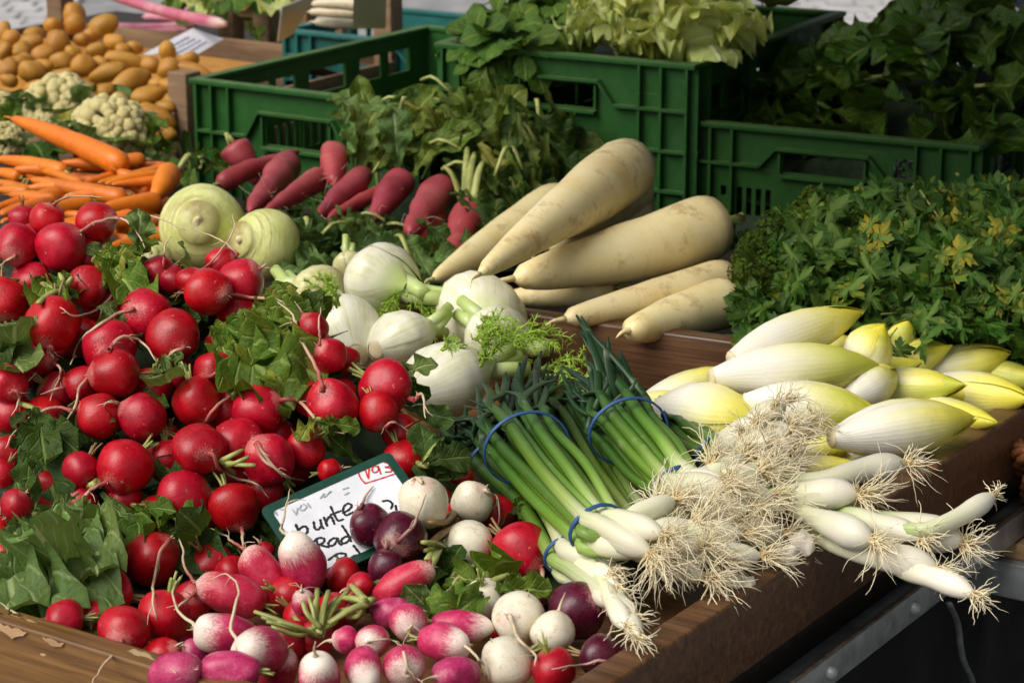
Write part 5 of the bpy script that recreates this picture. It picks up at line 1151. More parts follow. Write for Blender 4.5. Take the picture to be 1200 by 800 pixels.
def fennel(label, base, tip, r, z, zt, mat='fennel', key=0, fr=(), cutface=False, stems=True):
    A = PZ(*base, z); B = PZ(*tip, zt); k = r * 1.12 * depth(A) / FPX; ax = (B - A).normalized(); L = max((B - A).length, k * 1.75) / k
    t = thing("fennel_bulb", label, "fennel", A, "fennel bulbs in a heap"); Mx = frame(z=ax, x=CF, s=k); rg = random.Random(key)
    put("heart", shell_mesh("heart", FP, M[mat], 0, math.pi, -.06, L, w_=26, wav=.02, seed=key, flat=.82), t, Mx)
    for q in range(4):
        put("leaf_layer", shell_mesh("leaf_layer", FP, M[mat], q * math.pi * .97 / 1.5 + rg.uniform(-.3, .3) + key, R(rg.uniform(70, 95)), .0 + .035 * (q % 4), L, 0, rg.uniform(.9, 1.0), tipin=.7, wav=.025, seed=key + q, w_=16, flat=.82), t, Mx)
    m = MB(); V, F, U = lathe([(.02, -.02), (.24, -.03), (.33, .02), (.34, .1)], 18, .1, 3, seed=key); m.add([Mx @ Vector(v) for v in V], F, U); m.build("base_cut", M['cut'], t)
    if stems:
        for q in range(4):
            e = (ax + rv(.35)).normalized(); S = Mx @ Vector((.16 * math.cos(q * 2.1), .16 * math.sin(q * 2.1), L * .93)); m = MB(); ln = k * rg.uniform(.6, 1.2)
            m.tube([S - ax * k * .15, S + e * ln * .5, S + e * ln], [k * .20, k * .185, k * .17], 10, v0=.8, v1=1.0); m.build("stem", M['fennel'], t)
    for (bx, by, tx, ty, n_) in fr:
        m = MB(); dz = depth(A) - k * 1.05
        for q in range(n_):
            b = PD(bx + random.uniform(-5, 5), by + random.uniform(-5, 5), dz); T = PD(tx + random.uniform(-16, 16), ty + random.uniform(-12, 12), dz - random.uniform(0, .012)); frond(m, b - A, T - b, (T - b).length, 0, .0013)
        m.build("frond", M['frond'], t)
    return t
random.seed(12)
fennel("fennel bulb on top at the back, its stem pointing right", (418, 322), (488, 342), 45, 1.0, .995, key=1, fr=[(478, 338, 520, 362, 5), (470, 345, 440, 376, 4)])
fennel("small smooth fennel bulb in the middle of the heap", (440, 410), (508, 384), 34, .975, .98, key=2)
fennel("front fennel bulb with ribbed layers, largest and whitest", (478, 466), (574, 426), 47, .965, .975, key=3, fr=[(560, 425, 590, 390, 4), (520, 412, 545, 392, 2)])
fennel("fennel bulb behind, its cut base towards us", (548, 352), (596, 405), 48, .975, .965, key=4, fr=[(590, 372, 545, 352, 4), (515, 360, 555, 345, 3)])
fennel("fennel bulb at the right of the heap draped with feathery fronds", (600, 415), (560, 375), 40, .965, .985, key=5, fr=[(560, 400, 585, 378, 4), (590, 400, 640, 392, 3), (570, 420, 600, 410, 2)])
fennel("fennel bulb at the left showing its pale cut face", (418, 418), (396, 364), 46, .965, .985, key=6, fr=[(395, 360, 385, 340, 4)])
fennel("yellowish fennel bulb touching the second kohlrabi", (398, 354), (346, 336), 37, .965, .97, 'fenyel', key=7, fr=[(372, 350, 392, 352, 5), (385, 345, 380, 325, 3)])
fennel("yellowish fennel bulb in the shade behind the white ones", (412, 325), (408, 296), 20, .965, .985, 'fenyel', key=8)
t = thing("fennel_frond", "loose sprig of fennel fronds lying by the divider board", "fennel frond", PZ(650, 432, .94)); c = t.location; m = MB()
for (bx, by, tx, ty) in ((612, 440, 655, 425), (650, 425, 682, 415), (640, 440, 690, 436), (620, 405, 645, 398), (635, 395, 642, 375)): b = PZ(bx, by, .955); T = PZ(tx, ty, .965); m = MB(); frond(m, b - c, T - b, (T - b).length, 0, .0016); m.build('sprig', M['frond'], t)


# ================================================================== turnip greens behind the rose radishes
def greens(label, base, zb, tips, key, wf=1.2, stalks_=0, name="root_leaves", grp=None, nrm=None):
    c = PZ(*base, zb); t = thing(name, label, "leaves", c, grp); inv = Matrix.Translation(-c)
    for tip in tips:
        tx, ty, tz = tip[:3]; T = PZ(tx, ty, tz); b = c + rv(.012) + (T - c) * random.uniform(.2, .6)
        if (T - b).length > .085: b = T - (T - b).normalized() * random.uniform(.07, .095)
        leaf_at(t, tip[3] if len(tip) > 3 else key, b, T,  (nrm if nrm is not None else (-CF * .7 + Vector((0, 0, .8)))) + rv(.5), wf * .8 * random.uniform(.8, 1.2), inv=inv)
    for q in range(stalks_):
        tip = random.choice(tips); T = PZ(*tip[:3]).lerp(c, .45); m = MB(); m.tube([p - c for p in bez([c + rv(.008), (c + T) / 2 + Vector((0, 0, .012)) + rv(.008), T], 8)], [.0045 * f for f in (1.15, 1.1, 1, 1, .95, .9, .85, .8, .7)], 8, flat=.7); m.build("stalk", M['stalk'], t)
    return t
random.seed(4)
def fan(n, x0, x1, y0, y1, z0, z1, keys=('top',)): return [(random.uniform(x0, x1), random.uniform(y0, y1), random.uniform(z0, z1), random.choice(keys)) for _ in range(n)]
def leafheap(label, poly, zf, n, keys, L, wf, flow, name="root_leaves", dn=.0):
    """leaves lying on a heap's surface inside a pixel box (x0, x1, y0, y1), pointing along flow (image dx, dy)"""
    x0, x1, y0, y1 = poly; c = PZ((x0 + x1) / 2, (y0 + y1) / 2, zf((x0 + x1) / 2, (y0 + y1) / 2) - .03); t = thing(name, label, "leaves", c, "heaped leaf tops"); inv = Matrix.Translation(-c); st = MB()
    for q in range(n):
        x, y = random.uniform(x0, x1), random.uniform(y0, y1); P = PZ(x, y, zf(x, y) + random.uniform(-.022, .012) - dn); e = idir(flow[0] + random.uniform(-.8, .8), flow[1] + random.uniform(-.8, .8), random.uniform(-.25, .35)); l = random.uniform(*L)
        leaf_at(t, random.choice(keys), P - e * l * .5, P + e * l * .5, Vector((0, -.2, 1)) - CF * .5 + rv(.55), wf * random.uniform(.8, 1.2), inv=inv)
        if q % 7 == 0: m = MB(); a_ = P - e * l * .5; m.tube([v - c for v in bez([a_ - e * .045 + Vector((0, .01, -.03)), a_ - e * .02 + Vector((0, 0, -.006)), a_ + e * .02], 5)], [.0034, .0033, .0031, .0028, .0024, .002], 7, flat=.7); m.build("stalk", M['stalk'], t)
    return t
def zt(x, y): return interp([110, 150, 200, 290, 330], [1.035, 1.03, .99, .955, .945], y) - .03 * max(0, (x - 600) / 90)
leafheap("bright leaf tops of the rose radishes leaning on the empty crate", (405, 500, 122, 185), zt, 40, ('top', 'top', 'radg'), (.06, .10), 1.3, (.3, -.5))
leafheap("long arching leaf tops in front of the tall green crate", (490, 590, 118, 175), zt, 40, ('top',), (.07, .11), 1.3, (.9, .1))
leafheap("leaf tops drooping between the rose radishes and the daikons", (540, 650, 150, 225), zt, 46, ('top', 'top', 'radd'), (.07, .11), 1.25, (.6, .8))
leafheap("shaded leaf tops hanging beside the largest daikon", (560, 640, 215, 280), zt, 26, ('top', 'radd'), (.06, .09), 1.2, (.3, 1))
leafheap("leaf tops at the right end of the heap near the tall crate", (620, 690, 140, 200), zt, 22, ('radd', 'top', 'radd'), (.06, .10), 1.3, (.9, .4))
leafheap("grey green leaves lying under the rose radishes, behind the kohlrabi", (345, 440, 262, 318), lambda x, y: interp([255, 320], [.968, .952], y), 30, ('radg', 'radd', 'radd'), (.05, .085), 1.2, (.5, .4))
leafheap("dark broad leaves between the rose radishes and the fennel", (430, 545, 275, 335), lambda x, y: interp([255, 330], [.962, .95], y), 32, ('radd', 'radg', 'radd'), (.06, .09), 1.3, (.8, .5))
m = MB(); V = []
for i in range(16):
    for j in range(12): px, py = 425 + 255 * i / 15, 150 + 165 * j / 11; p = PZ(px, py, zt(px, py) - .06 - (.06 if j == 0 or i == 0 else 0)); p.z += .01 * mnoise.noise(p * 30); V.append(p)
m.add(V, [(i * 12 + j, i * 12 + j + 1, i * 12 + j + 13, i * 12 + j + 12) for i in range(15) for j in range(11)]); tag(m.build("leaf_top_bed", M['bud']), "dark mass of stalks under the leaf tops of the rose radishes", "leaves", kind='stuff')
greens("dark leaves in the hollows between the rose radishes and the kohlrabi", (330, 255), .945, fan(30, 270, 430, 215, 268, .93, .955, ("radd", "radd", "radg")), "radd", 1.2, 0)
leafheap("light and dark green outer leaves around the cauliflowers", (-5, 185, 108, 190), lambda x, y: interp([100, 195], [.985, .945], y) - .0, 46, ("rad", "radg", "spin", "rad"), (.05, .08), 1.2, (.3, -.3), dn=.012)
t = thing("cut_stalks", "pair of upright pale green stalks above the dark rose radish", "stalks", PZ(551, 250, .985)); c = t.location
for dx, tx, ty in ((-6, 548, 172), (4, 566, 190), (-10, 520, 195), (-3, 556, 180)):
    m = MB(); T = PZ(tx, ty, 1.025); b = PZ(551 + dx, 236, .985); m.tube([p - c for p in bez([b, (b + T) / 2 + Vector((0, 0, .01)), T], 8)], [.006, .0055, .005, .0048, .0045, .0042, .004, .0036, .003], 8, flat=.7); m.build("stalk", M['stalk'], t)
greens("feathery dark greens of the carrots left of the rose radishes", (225, 200), .955, fan(26, 180, 275, 165, 215, .94, .975, ('lamb', 'rad', 'radd')), 'rad', .7, 3)
# ================================================================== chicory
CP = [(0, .30), (.05, .42), (.15, .66), (.3, .90), (.45, 1.0), (.6, .96), (.75, .79), (.88, .48), (.96, .20), (1, .04)]
CH = []
for s in range(4):
    rg = random.Random(s + 50); parts = []; parts.append(("heart", shell_mesh("heart", CP, M['chicory'], 0, math.pi, -.05, 5.0, w_=22, wav=.02, seed=s, flat=.9)))
    for q in range(5):
        parts.append(("leaf", shell_mesh("leaf", CP, M['chicory'], q * 1.2566 * 2 + rg.uniform(-.3, .3), R(rg.uniform(58, 78)), -.01 + .022 * q, 5.0 * rg.uniform(.93, 1.03), 0, 1, tipin=.35, wav=.022, seed=s * 9 + q, n=22, w_=14, flat=.9)))
    V, F, U = lathe([(.02, -.06), (.26, -.07), (.33, 0), (.31, .1)], 14, .15, 3, seed=s); parts.append(("root_end", mesh("root_end", V, F, M['cut'], True, U))); CH.append(parts)
CL = [("topmost chicory, its yellow tip pointing up right", (857, 420), (1010, 366), 25, 1.012, 1.03), ("long white chicory lying across the front of the pile", (834, 442), (1024, 428), 30, 1.0, 1.0), ("chicory half covered by the onion roots in the middle", (872, 470), (1034, 484), 29, .985, .98),
      ("big pale chicory at the left front next to the onion leaves", (770, 478), (892, 500), 35, .968, .968), ("white chicory behind the big pale left one", (776, 468), (862, 432), 20, .955, .97), ("small white chicory end at the far left of the pile", (757, 480), (830, 470), 20, .95, .952),
      ("short chicory with its tip pointing up, right of the topmost", (1000, 436), (1036, 380), 25, .985, 1.03), ("green tipped chicory standing behind the short one", (1042, 424), (1064, 376), 17, .965, 1.01), ("chicory with its blunt tip pointing right in the second row", (990, 470), (1050, 437), 24, .975, .985),
      ("chicory of the back row left, tip towards the parsley", (1030, 432), (1112, 405), 23, .955, .97), ("chicory lying level in the middle of the right half", (1036, 457), (1130, 450), 21, .962, .965), ("chicory of the back row right, below the parsley", (1090, 440), (1182, 414), 23, .95, .96),
      ("chicory cut by the right edge at the back", (1160, 442), (1225, 445), 20, .945, .945), ("chicory at the right end resting on the wooden rim", (1100, 462), (1206, 468), 25, .95, .95), ("large green tinged chicory in the front right", (975, 514), (1142, 488), 30, .962, .965),
      ("chicory tip behind the large green tinged one", (1090, 485), (1166, 494), 19, .945, .948), ("yellow chicory low in front of the green tinged one", (978, 538), (1092, 522), 21, .958, .962), ("flat yellow chicory just above the onion bulbs", (915, 558), (1008, 546), 17, .952, .955), ("ruffled yellow chicory tip amid the onion roots", (930, 515), (992, 528), 18, .95, .955), ("slim chicory tip in the second row right of the short blunt one", (1000, 448), (1078, 424), 18, .975, .985), ("chicory showing between the level one and the right end one", (1060, 470), (1150, 460), 20, .955, .965), ("pale chicory just behind the long white one", (930, 420), (1022, 402), 20, .985, 1.0), ("chicory buried below the middle ones", (900, 505), (1000, 508), 24, .95, .95), ("chicory buried at the right below the others", (1050, 478), (1130, 470), 22, .94, .945)]
for i, (lb, a, b_, r, za, zb) in enumerate(CL):
    ln = math.hypot(a[0] - b_[0], a[1] - b_[1])
    if i in range(9, 16): za += .014; zb += .016; r *= 1.1
    if ln < 118 and i not in (6, 7, 8, 18): f = 135 / ln; a = (b_[0] + (a[0] - b_[0]) * f, b_[1] + (a[1] - b_[1]) * f); za -= .022
    A = PZ(*a, za); B = PZ(*b_, zb); k = r * 1.1 * depth(A) / FPX; L = (B - A).length; Mx = frame(z=B - A, x=rv(1), s=(k, k, L / 5.0))
    t = thing("chicory", lb, "chicory", A, "pale chicory heads in the tray")
    for nm, me in CH[i % 4]: put(nm, me, t, Mx)

# ================================================================== spring onions
def tuft(m, P, ax, n, L, spread=1.0, r=.00040, droop=.30):
    for q in range(n):
        e = (ax + rv(spread)).normalized(); l = L * random.uniform(.45, 1.25); p = P + rv(.003); pts = [p]; d = e.copy()
        for s in range(7):
            d = (d + rv(.42) + Vector((0, 0, -droop * .16 * (s > 1)))).normalized(); p = p + d * l / 7; pts.append(p)
        rr = r * random.uniform(.7, 1.5); m.tube(pts, [rr, rr, rr * .95, rr * .9, rr * .8, rr * .7, rr * .55, rr * .35], 4)
def onion(parent, c, P, bulb_r, leaf_r, leaves, name="stalk", vr=(.10, .45)):
    """P: points from the root end up to the fork; leaves: list of tip paths (points) after the fork"""
    raw = np.array([tuple(q) for q in bez(P, 60)]); sl_ = np.concatenate([[0], np.cumsum(np.linalg.norm(np.diff(raw, axis=0), axis=1))]); tot = sl_[-1]; sl_ /= tot
    ss = [(i / 36) ** 1.5 for i in range(37)]; pts = [Vector([float(np.interp(u, sl_, raw[:, k])) for k in range(3)]) for u in ss]; m = MB(); n = len(pts); rr = []
    for i in range(n):
        t = ss[i] * tot / .125; rr.append(interp([0, .02, .05, .09, .14, .20, .31, .46, .6, 1], [bulb_r * .12, bulb_r * .38, bulb_r * .62, bulb_r * .83, bulb_r * .97, bulb_r, bulb_r * .88, leaf_r * 1.4, leaf_r * 1.15, leaf_r * 1.05], t))
    rr[-3] *= .85; rr[-2] *= .6; rr[-1] *= .3
    tv, tf, _ = tube([p - c for p in pts], rr, 10); m.add(tv, tf, [(j / 10, vr[0] + (vr[1] - vr[0]) * u) for u in ss for j in range(10)])
    for lf in leaves:
        q = bez([pts[-3], pts[-1]] + lf, 14); k = len(q); wl = leaf_r * random.uniform(.75, 1.05)
        m.tube([p - c for p in q], [wl * interp([0, .15, .6, .9, 1], [.9, 1.05, 1.0, .62, .2], i / (k - 1)) for i in range(k)], 9, flat=random.uniform(.3, .7), v0=vr[1] - .03, v1=random.uniform(.8, 1.05) * (1 if vr[1] > .4 else .4))
    return m.build(name, M['onion'], parent)
def ring(t, c, P, ax, r, flat=1.0, th=.0011, mat='band'):
    Mx = frame(z=ax, x=(0, 0, 1), loc=P); pts = [Mx @ Vector((r * flat * math.cos(a), r * math.sin(a), .002 * math.sin(2 * a))) - c for a in [i * 2 * math.pi / 28 for i in range(29)]]
    m = MB(); m.tube(pts, th, 6, cap=False); m.tube([p * 1 + (ax * .0022) for p in pts], th * .9, 6, cap=False); m.build("rubber_band", M[mat], t)
def onion_bunch(label, N, nodes, ends, tips, seed, root_n=42, root_L=.045, bands=(1, 3), bulb_px=15, lr=.0052, nl=(2, 3)):
    """nodes: (px, py, z, r) neck, mid, upper band, fork; ends: bulb root ends (px, py, z); tips: leaf tips (px, py, z)"""
    random.seed(seed); nd = [(PZ(a, b, z), r) for a, b, z, r in nodes]; c = nd[0][0].copy(); t = thing("spring_onion_bunch", label, "spring onions", c, "bunches of spring onions")
    axs = [(nd[min(i + 1, len(nd) - 1)][0] - nd[max(i - 1, 0)][0]).normalized() for i in range(len(nd))]
    ti = 0
    for q in range(N):
        a = q * 2.39996; f = math.sqrt((q + .5) / N); ends_q = ends[q % len(ends)]; E = PZ(*ends_q); P = [E]
        for (p, r), ax in zip(nd, axs):
            X = ax.cross(Vector((0, 0, 1))).normalized(); Y = X.cross(ax); P.append(p + X * (r * f * .86 * math.cos(a)) + Y * (r * f * .70 * math.sin(a)) + rv(.0022))
        d0_ = (P[0] - P[1]).normalized(); br = bulb_px * random.uniform(.8, 1.2) * depth(E) / FPX
        lv = []
        for l in range(random.randint(*nl)):
            T = tips[ti % len(tips)]; ti += 1; T = PZ(T[0] + random.uniform(-14, 14), T[1] + random.uniform(-12, 12), T[2] + random.uniform(-.008, .008)); b = P[-1]; lv.append([(b + T) / 2 + rv(.005), T])
        onion(t, c, P, br, lr * random.uniform(.85, 1.2), lv)
        m = MB(); tuft(m, E - c + d0_ * br * .1, d0_, int(root_n * 1.4 * random.uniform(.7, 1.3)), root_L, .85); o = m.build("root_tuft", M['hair'], t); o["kind"] = 'stuff'
    for i in bands: ring(t, c, nd[i][0], axs[i], nd[i][1] * 1.05, .87)
    return t
# under bunch, dark
onion_bunch("dark spring onion bunch lowest at the left with small bulbs near the purple radishes", 9, [(680, 664, .958, .016), (666, 652, .958, .017), (634, 592, .952, .022), (585, 545, .952, .026), (560, 515, .955, .03)],
            [(716, 672, .972), (724, 686, .968), (718, 706, .964), (735, 735, .966), (745, 722, .966), (712, 690, .96), (722, 664, .962), (732, 702, .955), (748, 746, .964)],
            [(522, 490, .965), (530, 505, .965), (508, 478, .96), (556, 512, .965), (520, 520, .955), (560, 500, .965), (538, 478, .965), (515, 498, .955)], 3, 20, .018, (1, 3), 13, .0044, (2, 3))
onion_bunch("left spring onion bunch with two blue rubber bands and a big beard of roots", 17, [(715, 628, .985, .021), (703, 622, .985, .022), (655, 568, .988, .031), (618, 526, .99, .034), (600, 500, .99, .040)],
            [(766, 590, .992), (762, 648, .985), (811, 614, .99), (791, 586, .998), (762, 641, .985), (838, 654, .975), (869, 626, .978), (821, 641, .985), (791, 658, .975), (917, 626, .965), (826, 676, .966), (776, 626, .998), (892, 651, .966)],
            [(562, 480, 1.0), (575, 460, .995), (592, 440, 1.0), (606, 425, 1.005), (622, 418, 1.005), (640, 415, 1.0), (632, 445, 1.0), (566, 505, .985), (585, 490, .99), (650, 430, .99), (660, 440, .985), (600, 455, 1.0), (614, 440, 1.0), (570, 445, .985), (545, 476, .99)], 8, 42, .035, (1, 3), 17, .0043, (2, 3))
onion_bunch("middle spring onion bunch whose leaf tips stand up before the divider board", 17, [(805, 580, .982, .019), (795, 573, .982, .020), (765, 540, .985, .029), (737, 506, .99, .032), (722, 486, .99, .038)],
            [(832, 546, .998), (850, 570, .998), (890, 552, .995), (870, 535, .998), (835, 590, .992), (905, 580, .985), (920, 550, .98), (880, 595, .985), (860, 610, .98), (925, 595, .972), (895, 530, .99), (845, 560, 1.0), (915, 565, .975)],
            [(688, 378, 1.045), (700, 392, 1.04), (728, 425, 1.02), (738, 445, 1.015), (675, 445, 1.0), (685, 440, 1.0), (668, 460, .995), (720, 430, 1.01), (655, 455, .99), (700, 420, 1.02), (745, 455, 1.0), (712, 410, 1.02), (665, 440, 1.0), (690, 385, 1.04)], 9, 38, .035, (1, 3), 18, .0043, (2, 3))
onion_bunch("right spring onion bunch half hidden, roots lying on the chicory", 9, [(848, 532, .968, .017), (840, 532, .968, .017), (815, 518, .962, .02), (795, 505, .96, .022)],
            [(868, 508, 1.0), (905, 478, 1.012), (925, 500, 1.005), (900, 520, 1.0), (940, 512, .995), (885, 495, 1.005), (920, 470, 1.01), (950, 495, .99), (930, 525, .99)],
            [(764, 486, .968), (770, 500, .96), (790, 478, .975), (760, 510, .955), (775, 470, .96), (765, 525, .95)], 10, 30, .027, (1,), 17, .0042, (2, 3))
onion_bunch("dark spring onion bunch lowest in the middle, mostly under the two upright ones", 12, [(770, 640, .942, .018), (750, 620, .942, .020), (705, 560, .94, .028), (668, 510, .94, .032), (655, 490, .942, .036)],
            [(800, 655, .95), (820, 650, .95), (810, 670, .95), (790, 645, .952), (830, 665, .95), (805, 640, .95)],
            [(628, 440, .955), (640, 455, .95), (655, 425, .955), (672, 440, .95), (690, 455, .95), (705, 470, .948), (640, 470, .948), (620, 480, .95), (665, 465, .948), (715, 490, .946)], 19, 8, .010, (1,), 14, .0044, (2, 3))
# loose onions lying over the rim at the right
random.seed(31); LO = [("spring onion lying on the chicory with its root brush to the right", [(880, 565, .975), (960, 563, .985), (1022, 548, .99), (1062, 543, .99)], 16, .030, 34), ("spring onion below it with a reddish root plate", [(890, 585, .972), (945, 580, .982), (985, 578, .986), (1006, 580, .986)], 20, .040, 46), ("fat spring onion bulb in front, lying on the rim", [(900, 585, .966), (950, 605, .972), (1000, 625, .976), (1022, 634, .975)], 21, .035, 40),
       ("spring onion hanging out lowest with a green stalk", [(930, 610, .955), (985, 640, .958), (1050, 655, .96), (1100, 668, .957)], 20, .026, 36), ("small spring onion with dangling roots at the lower end", [(1000, 640, .952), (1060, 665, .955), (1110, 682, .955), (1142, 697, .952)], 15, .022, 30), ("round spring onion bulb overhanging the rim", [(1010, 605, .965), (1060, 615, .968), (1105, 628, .968), (1128, 636, .965)], 22, .030, 44),
       ("thin spring onion sticking out to the upper right", [(1040, 618, .975), (1085, 620, .98), (1125, 605, .985), (1165, 580, .992)], 13, .012, 22), ("spring onion bulb squeezed between the others over the rim", [(980, 600, .968), (1020, 612, .975), (1060, 622, .975), (1080, 630, .974)], 15, .028, 32)]
for lb, pp, bpx, rl, rn in LO:
    P = [PZ(*p) for p in pp]; E = P[-1]; c = E.copy(); t = thing("spring_onion", lb, "spring onion", c, "loose spring onions at the right rim"); br = bpx * depth(E) / FPX
    onion(t, c, P[::-1], br, .0065 if bpx > 14 else .005, [[P[0] + (P[0] - P[1]) * .3 + rv(.004), P[0] + (P[0] - P[1]) * .7 + rv(.01)]], vr=(.06, .22))
    m = MB(); d = (P[-1] - P[-2]).normalized(); tuft(m, E - c, d, int(rn * 1.6), rl, .95, .0004); o = m.build("root_tuft", M['hair'], t); o["kind"] = 'stuff'
# papery husks among the roots
random.seed(6)
for x, y, z, s in ((858, 680, .958, 20), (940, 636, .962, 24), (876, 684, .955, 16), (925, 650, .96, 20)):
    c = PZ(x, y, z); k = .62 * s * depth(c) / FPX; m = MB(); V = []; U = []
    for i in range(7):
        for j in range(7): u, v = i / 3 - 1, j / 3 - 1; V.append(Vector((u * k * (1 - .3 * abs(v)), v * k * 1.0, .8 * k * (1 - u * u) + .5 * k * mnoise.noise(Vector((u * 1.6, v * 1.6, x)))))); U.append((i / 6, j / 6))
    m.add(V, [(i * 7 + j, i * 7 + j + 1, i * 7 + j + 8, i * 7 + j + 7) for i in range(6) for j in range(6)], U); o = m.build("onion_husk", M['husk']); o.matrix_world = frame(y=idir(random.uniform(-1, 1), 1), z=-CF + Vector((0, 0, .5)), loc=c)
    tag(o, "papery white onion husk %s" % {858: 'caught among the roots', 940: 'caught at the right end of the root beard', 876: 'at the lowest point of the root beard', 925: 'behind the one at the right end of the root beard'}[x], "husk", "onion husks among the roots")

# ================================================================== parsley and celery leaf
def parsley_leaf(seed, mat):
    rg = random.Random(seed); m = MB()
    for (ang, off, s) in ((0, .45, .62), (62, .36, .5), (-62, .36, .5)):
        a0 = R(ang); cx, cy = off * math.sin(a0) * .6, .30 + off * math.cos(a0) * .55 - (.1 if ang else 0); n = 50; V = [(0, 0, .02)]; U = [(.5, .5)]
        for i in range(n):
            f = i / n * 2 * math.pi; lob = .34 + .50 * abs(math.cos(f * 2.5)) ** 1.1 + .13 * math.cos(f * 15) + rg.uniform(-.06, .06); r = s * .5 * lob
            x, y = r * math.sin(f) * 1.1, r * math.cos(f); V.append((x, y, .06 * math.sin(f * 3 + seed) - .22 * r * r * 2)); U.append((.5 + .5 * x / s, .5 + .5 * y / s))
        ca, sa = math.cos(-a0), math.sin(-a0); tl = rg.uniform(-.35, .35)
        V = [(cx + x * ca - y * sa, cy + x * sa + y * ca, z + tl * (x if ang == 0 else y)) for x, y, z in V]; m.add(V, [(0, i, i % n + 1) for i in range(1, n + 1)], U)
    m.tube([(0, 0, 0), (0, .18, .01), (0, .42, 0)], [.007, .006, .004], 4)
    return m.me("leaf", M[mat])
PL = [parsley_leaf(s, 'parsley') for s in range(6)]; LV['pars'] = PL
random.seed(77)
def pheap(x, y): return interp([220, 300, 430], [1.055, 1.03, .965], y) - max(0, 920 - x) * .00015 + .022 * mnoise.noise(Vector((x * .022, y * .035, 2)))
PB = []
for x0, y0, lb in ((905, 375, "flat parsley bunch nearest the daikon ends"), (960, 330, "flat parsley bunch in the middle with yellowing leaves"), (1030, 345, "flat parsley bunch behind the chicory's tips"), (1040, 270, "bright celery leaf bunch standing tallest before the crate"), (1120, 290, "flat parsley bunch right of the tall one"), (1110, 345, "shaded flat parsley bunch over the right chicory"), (1180, 330, "flat parsley bunch cut by the right edge"), (1180, 250, "flat parsley bunch at the back right corner"), (1000, 290, "flat parsley bunch beside the curly parsley"), (1190, 372, "lowest flat parsley bunch in the right shade")):
    c = PZ(x0, y0 + 25, pheap(x0, y0) - .035); t = thing("parsley_bunch", lb, "parsley", c, "bunches of flat parsley"); inv = Matrix.Translation(-c); st = MB()
    for q in range(46):
        x, y = x0 + random.gauss(0, 34), y0 + random.gauss(0, 27); 
        if x < 872 + max(0, 330 - y) * .3: x = 880 + random.uniform(0, 25)
        y = max(y, 232); P = PZ(x, y, pheap(x, y) + random.uniform(-.02, .014)); e = idir(random.uniform(-1, 1), random.uniform(-1, .7), random.uniform(-.1, .5)); L = random.uniform(.050, .086)
        leaf_at(t, 'pars', P - e * L * .4, P + e * L * .6, Vector((0, -.35, 1)) - CF * .4 + rv(.6), random.uniform(.9, 1.25), inv=inv)
        if q % 2 == 0: st.tube([p - c for p in bez([c + rv(.02), (c + P) / 2 + rv(.015), P - e * L * .4], 6)], .0011, 4)
    st.build("stems", M['stalk'], t)
cm = MB(); random.seed(2)
for q in range(150):
    d = rv(1); d.normalize(); p = d * random.uniform(.55, 1.0); X = rv(1).normalized(); Y = d.cross(X).normalized(); X = Y.cross(d); s = random.uniform(.10, .17); V = [p]; U = [(.5, .5)]
    for i in range(9): a = i * .698; r = s * (1 + .35 * math.sin(i * 3.1)); V.append(p + X * r * math.cos(a) + Y * r * math.sin(a) + d * .08 * math.sin(i * 2.4 + q)); U.append((.5 + .4 * math.cos(a), .5 + .4 * math.sin(a)))
    cm.add(V, [(0, i, i % 9 + 1) for i in range(1, 10)], U)
CM = cm.me("frill", M['curly'])
for x0, y0, lb, sx, sy, nn in ((940, 262, "curly parsley bunch right before the dark green crate", 42, 22, 20), (895, 305, "curly parsley bunch touching the daikons", 28, 24, 14), (1000, 250, "dark curly parsley bunch at the back by the crate", 36, 18, 14)):
    c = PZ(x0, y0 + 20, 1.0); t = thing("curly_parsley_bunch", lb, "parsley", c, "bunches of curly parsley")
    for q in range(nn):
        x, y = x0 + random.gauss(0, sx * .6), y0 + random.gauss(0, sy * .6); x = max(x, 872 + max(0, 300 - y) * .2); P = PZ(x, y, pheap(x, y) + random.uniform(-.02, .008)); put("frill", CM, t, Matrix.Translation(P - c) @ Euler((random.uniform(0, 6), random.uniform(0, 6), 0)).to_matrix().to_4x4() @ Matrix.Diagonal((*[random.uniform(.011, .020)] * 3, 1)))
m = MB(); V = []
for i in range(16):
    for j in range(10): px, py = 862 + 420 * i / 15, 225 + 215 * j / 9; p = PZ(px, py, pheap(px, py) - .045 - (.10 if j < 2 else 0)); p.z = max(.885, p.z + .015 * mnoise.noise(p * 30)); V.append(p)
m.add(V, [(i * 10 + j, i * 10 + j + 1, i * 10 + j + 11, i * 10 + j + 10) for i in range(15) for j in range(9)]); tag(m.build("parsley_stem_bed", M['bud']), "dark tangle of parsley stems under the bunches", "parsley", kind='stuff')

